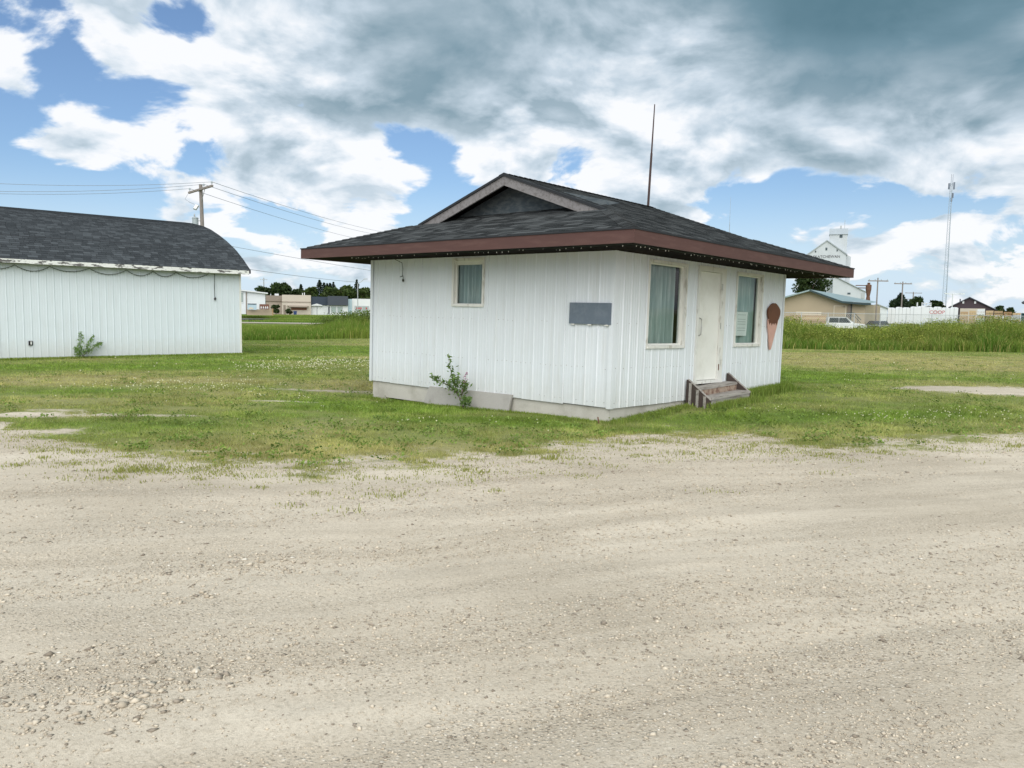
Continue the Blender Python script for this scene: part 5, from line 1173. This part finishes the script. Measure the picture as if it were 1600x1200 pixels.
    # small white house
    F = Front('small_house', 'little white gabled house right of the tan building', 'house', 1352, 1386, 506, 128); F.poly('wall', FM['white'], [(1354, 506), (1354, 481), (1369, 475.6), (1385, 481.6), (1385, 506)], 0, 8); F.poly('roof', FM['galv'], [(1352.4, 481), (1369, 474.6), (1387, 481.4), (1387, 482.4), (1369, 475.8), (1352.4, 482.2)], -.3, 8.2)
    F.window(1361, 1375, 482, 487.4, FM['white'], FM['glass'], None, 1)
    # dark hall
    F = Front('dark_hall', 'dark maroon gabled hall with two small white windows', 'building', 1470, 1556, 506, 205); F.poly('wall', FM['maroon'], [(1474, 506), (1474, 484.6), (1512.5, 465.6), (1553, 483.6), (1553, 506)], 0, 22); F.poly('roof', FM['slate'], [(1470, 485.4), (1512.5, 464.2), (1556, 484), (1556, 485), (1512.5, 465.7), (1470, 486.6)], -.5, 22); F.box('roof_vent', FM['slate'], 1496.5, 1498.5, 466.5, 471, 6, 7)
    for x in (1501.6, 1520): F.box('window', FM['palew'], x, x+2.8, 470.6, 474.6, -.1, -.01)
    F.box('lower_wall', FM['beige'], 1499, 1537, 482.5, 506, -4, -.1)
    # wrapped bundles
    xs = [1386, 1398, 1409, 1421, 1432, 1445, 1457, 1470, 1483, 1496]; ys = [481.8, 480.8, 481.4, 480.2, 479.6, 481, 480.4, 481.6, 481.2]
    W_ = ['first', 'second', 'third', 'fourth', 'fifth', 'sixth', 'seventh', 'eighth', 'last']
    for i in range(9):
        F = Front('wrapped_bundle', '%s white wrapped bundle of the long row counted from the little white house' % W_[i], 'bundle', xs[i], xs[i+1], 506, 112, 'white wrapped bundles in the yard')
        f = F.box('wrap', FM['wrap'], xs[i]+.15, xs[i+1]-.15, ys[i], 506, 0, 2.2+.2*(i % 2)); F.poly('top_fold', FM['wrap'], [(xs[i]+.6, ys[i]), (xs[i]+2, ys[i]-1), (xs[i+1]-2.5, ys[i]-.8), (xs[i+1]-.8, ys[i])], .2, 1.8); F.box('strap', FM['galv'], (xs[i]+xs[i+1])/2-.3, (xs[i]+xs[i+1])/2+.3, ys[i]-.1, 505, -.02, -.003)
    F = Front('pipe_rack', 'pale frame of pipe stubs standing above the white wrapped bundles', 'rack', 1430, 1456, 481, 118)
    for x in (1433, 1440.5, 1447, 1454): F.box('post', FM['palew'], x-1, x+1, 472.8, 506, 0, .2)
    for y in (474, 478): F.box('rail', FM['palew'], 1440, 1455, y-.6, y+.6, -.12, -.01)
    F = Front('yard_sign', 'white sign with blurred red letters in front of the wrapped bundles', 'sign', 1455, 1471, 506, 100); F.box('board', FM['palew'], 1455, 1471, 483.5, 497, 0, .1)
    for x in (1456, 1469.4): F.box('post', FM['galv'], x, x+.8, 497.1, 506, 0, .1)
    text_mesh('COOP', .60, .01, FM['red'], F.t, (F.X(1463), -.02, F.Z(490.4))); text_mesh('CARDS', .42, .01, FM['red'], F.t, (F.X(1463), -.02, F.Z(495.8))) if False else None
    # lumber
    S = [(1243, 1283, 487.3, 492.3, 97, 'cream', 'long cream lumber pack on top against the tan building'), (1226, 1290, 493, 503, 96.5, 'lumber2', 'brown lumber pack under the long cream pack'), (1499, 1512, 487, 503, 92, 'lumber2', 'brown board stack left in front of the dark hall'), (1513, 1524, 485.5, 503, 93, 'lumber', 'tall tan board stack before the dark hall'),
         (1525.5, 1538, 483.2, 503, 92.5, 'wrap', 'white topped lumber stack among the brown stacks'), (1539, 1551, 485.5, 503, 93.5, 'lumber', 'orange tan lumber stack right of the white topped one'), (1552, 1566, 486, 503, 91, 'lumber2', 'brown lumber stack below the tiny distant trees'), (1567, 1580, 487.5, 503, 94, 'board', 'dark brown lumber stack near the right edge'), (1581, 1594, 489, 503, 95, 'galv', 'grey wrapped lumber stack beside the teal container')]
    for x0, x1, yt, yb, Y, m, lb in S:
        F = Front('lumber_stack', lb, 'lumber', x0, x1, yb+4, Y, 'lumber stacks in the yard'); n = 5 if yb-yt > 6 else 2; h = (yb+4-yt)/n if yb-yt > 6 else (yb-yt)/n
        for i in range(n): F.box('pack', FM[m] if (i+int(x0)) % 3 else FM['lumber'], x0+random.uniform(0, .5), x1-random.uniform(0, .6), yt+i*h, yt+(i+.86)*h, random.uniform(0, .1), 1.6)
        b = MB()
        for i in range(n):
            for f in (.15, .5, .85): x = x0+(x1-x0)*f; b.box(F.X(x)-.05, F.X(x)+.05, .12, 1.5, F.Z(yt+(i+1)*h), F.Z(yt+(i+.86)*h))
        b.build('spacers', FM['board'], F.t)['kind'] = 'stuff'
    F = Front('teal_container', 'teal container cut by the right picture edge behind the weeds', 'container', 1594, 1625, 507, 88); F.box('body', far_mat('container_teal', (.04, .13, .16)), 1594.5, 1625, 489.5, 507, 0, 2.4)
    for i in range(6): F.box('rib', far_mat('container_rib', (.035, .11, .14)) if i == 0 else bpy.data.materials['far_container_rib'] if 'far_container_rib' in bpy.data.materials else bpy.data.materials['container_rib'], 1596+i*4, 1598+i*4, 490, 506.5, -.06, -.005)
    F = Front('canopy', 'dark roofed canopy whose eave just enters at the right edge', 'canopy', 1594, 1660, 506, 84); F.poly('roof', FM['slate'], [(1593.5, 472.6), (1604, 467.5), (1660, 464), (1660, 474.2), (1594, 474.2)], -.5, 5)
    for x in (1612, 1655): F.box('post', FM['galv'], x, x+2, 474.3, 506, 0, .3)
    # lattice mast
    Y = 300; k = Y/FPX; p = at(1474.5, 500, Y); g = gh(p.x, Y); t = thing('lattice_mast', 'tall thin lattice radio mast over the lumber yard', 'mast', (p.x, Y, g)); top = at(1487, 286, Y); H = top.z-g; xt = top.x-p.x-.014635*0
    w0, w1 = 3.3*k, 1.5*k; C = lambda i, f: Vector((xt*f+math.cos(2.0944*i+.5)*(w0+(w1-w0)*f)*1.15, math.sin(2.0944*i+.5)*(w0+(w1-w0)*f), H*f))
    mw = far_mat('mast_steel', (.34, .40, .47)); mr = far_mat('mast_dark', (.17, .20, .26))
    for i in range(3): b = MB(); b.tube([C(i, 0), C(i, .5), C(i, 1)], .085, 5); b.build('leg', mw, t)
    b = MB(); n = 30
    for q in range(n):
        for i in range(3): b.bar(C(i, q/n), C((i+1) % 3, (q+.5)/n), .035); b.bar(C((i+1) % 3, (q+.5)/n), C(i, (q+1)/n), .035)
    b.build('lattice', mw, t)['kind'] = 'stuff'
    for dx, dz, h in ((-.9, -1.2, 2.2), (1.0, -1.0, 2.6), (.7, -4.5, 1.8), (.3, -6, 1.5)): b = MB(); b.box(xt+dx-.22, xt+dx+.22, -.2, .2, H+dz-h/2, H+dz+h/2); b.build('antenna_panel', mr, t)
    for dx in (-.25, .35): b = MB(); b.tube([(xt+dx, 0, H-1), (xt+dx+.05, 0, H+3.2)], .06, 5); b.build('whip', mr, t)
    p = at(1133.5, 500, 310); g = gh(p.x, 310); t = thing('thin_mast', 'faint thin mast rising behind the kiosk roof slope', 'mast', (p.x, 310, g)); H = at(1135, 308, 310).z-g
    b = MB(); b.tube([(0, 0, 0), (.2, 0, H*.8)], .2, 5, .14); b.build('tube', mw, t); b = MB(); b.tube([(.2, 0, H*.8), (.25, 0, H)], .07, 5, .05); b.build('tip', mw, t)
    # wire fence
    A, Bp = (16.0, 71.), (54., 76.); n = 15; t = thing('wire_fence', 'chain link fence with top rail along the lumber yard', 'fence', (A[0], A[1], 0)); V = lambda f, z: Vector(((Bp[0]-A[0])*f, (Bp[1]-A[1])*f, z)); 
    for i in range(n+1): b = MB(); b.tube([V(i/n, -.1), V(i/n, 2.3)], .04, 6); b.build('post', FM['galv'], t)
    for z in (2.25, 1.2): b = MB(); b.tube([V(0, z), V(1, z)], .026, 5); b.build('rail', FM['galv'], t)
    b = MB(); m = 190
    for i in range(m): f = i/m; b.bar(V(f, .1), V(min(1, f+.055), 2.2), .009); b.bar(V(min(1, f+.055), .1), V(f, 2.2), .009)
    b.build('mesh_wire', FM['galv'], t)['kind'] = 'stuff'
right_town()

# ------------------------------------------------------------------ vehicles behind the weeds
def car(name, label, M, suv=True, paint=None, group=None):
    t = thing(name, label, 'car', M, group); W = .92
    if suv: body = [(-2.3, .45), (-2.35, .9), (-2.28, 1.12), (.95, 1.12), (2.05, 1.0), (2.3, .85), (2.32, .42)]; roof = [(-2.2, 1.1), (-2.02, 1.78), (-1.7, 1.86), (-.1, 1.86), (.15, 1.78), (.95, 1.12)]
    else: body = [(-2.2, .35), (-2.25, .75), (-2.1, .92), (.9, .92), (1.95, .8), (2.2, .65), (2.2, .33)]; roof = [(-1.7, .9), (-1.2, 1.35), (-.8, 1.43), (.1, 1.42), (.95, .92)]
    b = MB()
    vs = []; n = len(body)
    for w, s in ((W, .96), (W*.98, 1.)): pass
    def loft(poly, ws):
        vs = []; m = len(poly); fs = []
        for y, sc_ in ws: cx = sum(p[0] for p in poly)/m; cz = sum(p[1] for p in poly)/m; vs += [(cx+(x-cx)*sc_, y, cz+(z-cz)*sc_) for x, z in poly]
        for j in range(len(ws)-1):
            for i in range(m): fs.append((j*m+i, j*m+(i+1) % m, (j+1)*m+(i+1) % m, (j+1)*m+i))
        fs += [tuple(range(m))[::-1], tuple(range((len(ws)-1)*m, len(ws)*m))]; return vs, fs
    b.add(*loft(body, ((-W, .95), (-W+.05, 1), (W-.05, 1), (W, .95)))); b.add(*loft(roof, ((-W+.16, .93), (-W+.08, 1), (W-.08, 1), (W-.16, .93)))); b.build('body', paint, t)
    z0, z1 = (1.16, 1.72) if suv else (.96, 1.34)
    for s in (-1, 1):
        for x0, x1, x2, x3 in (((-1.95, -.85, -.85, -1.85), (-.78, .55, .02, -.78)) if suv else ((-1.4, -.45, -.45, -1.05), (-.4, .6, .05, -.4))):
            b = MB(); y = s*(W-.07); b.prism([(x0, y, z0), (x1, y, z0), (x2, y, z1), (x3, y, z1)], (0, s*.012, 0)); b.build('side_window', MT['glass_dark'], t)
        for x in (-1.45, 1.45):
            b = MB(); v = []; nn = 14; yy = s*(W-.2)
            b.tube([(x, yy, .36), (x, s*(W+.01), .36)], .36, nn); w = b.build('wheel', MT['black'], t); b = MB(); b.tube([(x, s*(W+.011), .36), (x, s*(W+.03), .36)], .21, 10); b.build('rim', MT['steel'], w)
        b = MB(); b.box(2.2, 2.31, s*.5, s*.82, .72, .88) if suv else b.box(2.1, 2.21, s*.5, s*.82, .56, .7); b.build('headlight', MT['paper'], t)
    x0, x1 = (.98, .2) if suv else (.98, .18)
    b = MB(); b.add([(x0-.02, -W+.2, z0-.02), (x0-.02, W-.2, z0-.02), (x1+.03, W-.22, z1), (x1+.03, -W+.22, z1)], [(0, 1, 2, 3)]); o = b.build('windscreen', MT['glass_dark'], t, ); o.location.x = .035
    return t
MT['glass_dark'] = plain('tinted_glass', (.02, .03, .035), .08, spec=.6)
CP = plain('white_car_paint', (.70, .72, .73), .25)
def cars():
    p = at(1320, 507, 97); car('parked_car', 'white sport utility vehicle parked before the tan building', Matrix.Translation((p.x, 97, gh(p.x, 97)+.16)) @ Matrix.Rotation(R(-14), 4, 'Z'), True, CP)
    p = at(1447, 507, 86); car('parked_car', 'white low car below the red lettered yard sign, left one', Matrix.Translation((p.x, 86, gh(p.x, 86)+.12)) @ Matrix.Rotation(R(160), 4, 'Z'), False, CP, 'white cars behind the weeds')
    p = at(1481, 507, 84); car('parked_car', 'white low car right of the red lettered yard sign', Matrix.Translation((p.x, 84, gh(p.x, 84)+.12)) @ Matrix.Rotation(R(195), 4, 'Z'), False, CP, 'white cars behind the weeds')
    p = at(1369, 506, 100); car('parked_car', 'dark car half hidden before the little white house', Matrix.Translation((p.x, 100, gh(p.x, 100)+.15)) @ Matrix.Rotation(R(90), 4, 'Z'), False, plain('dark_car_paint', (.03, .035, .04), .3))
cars()
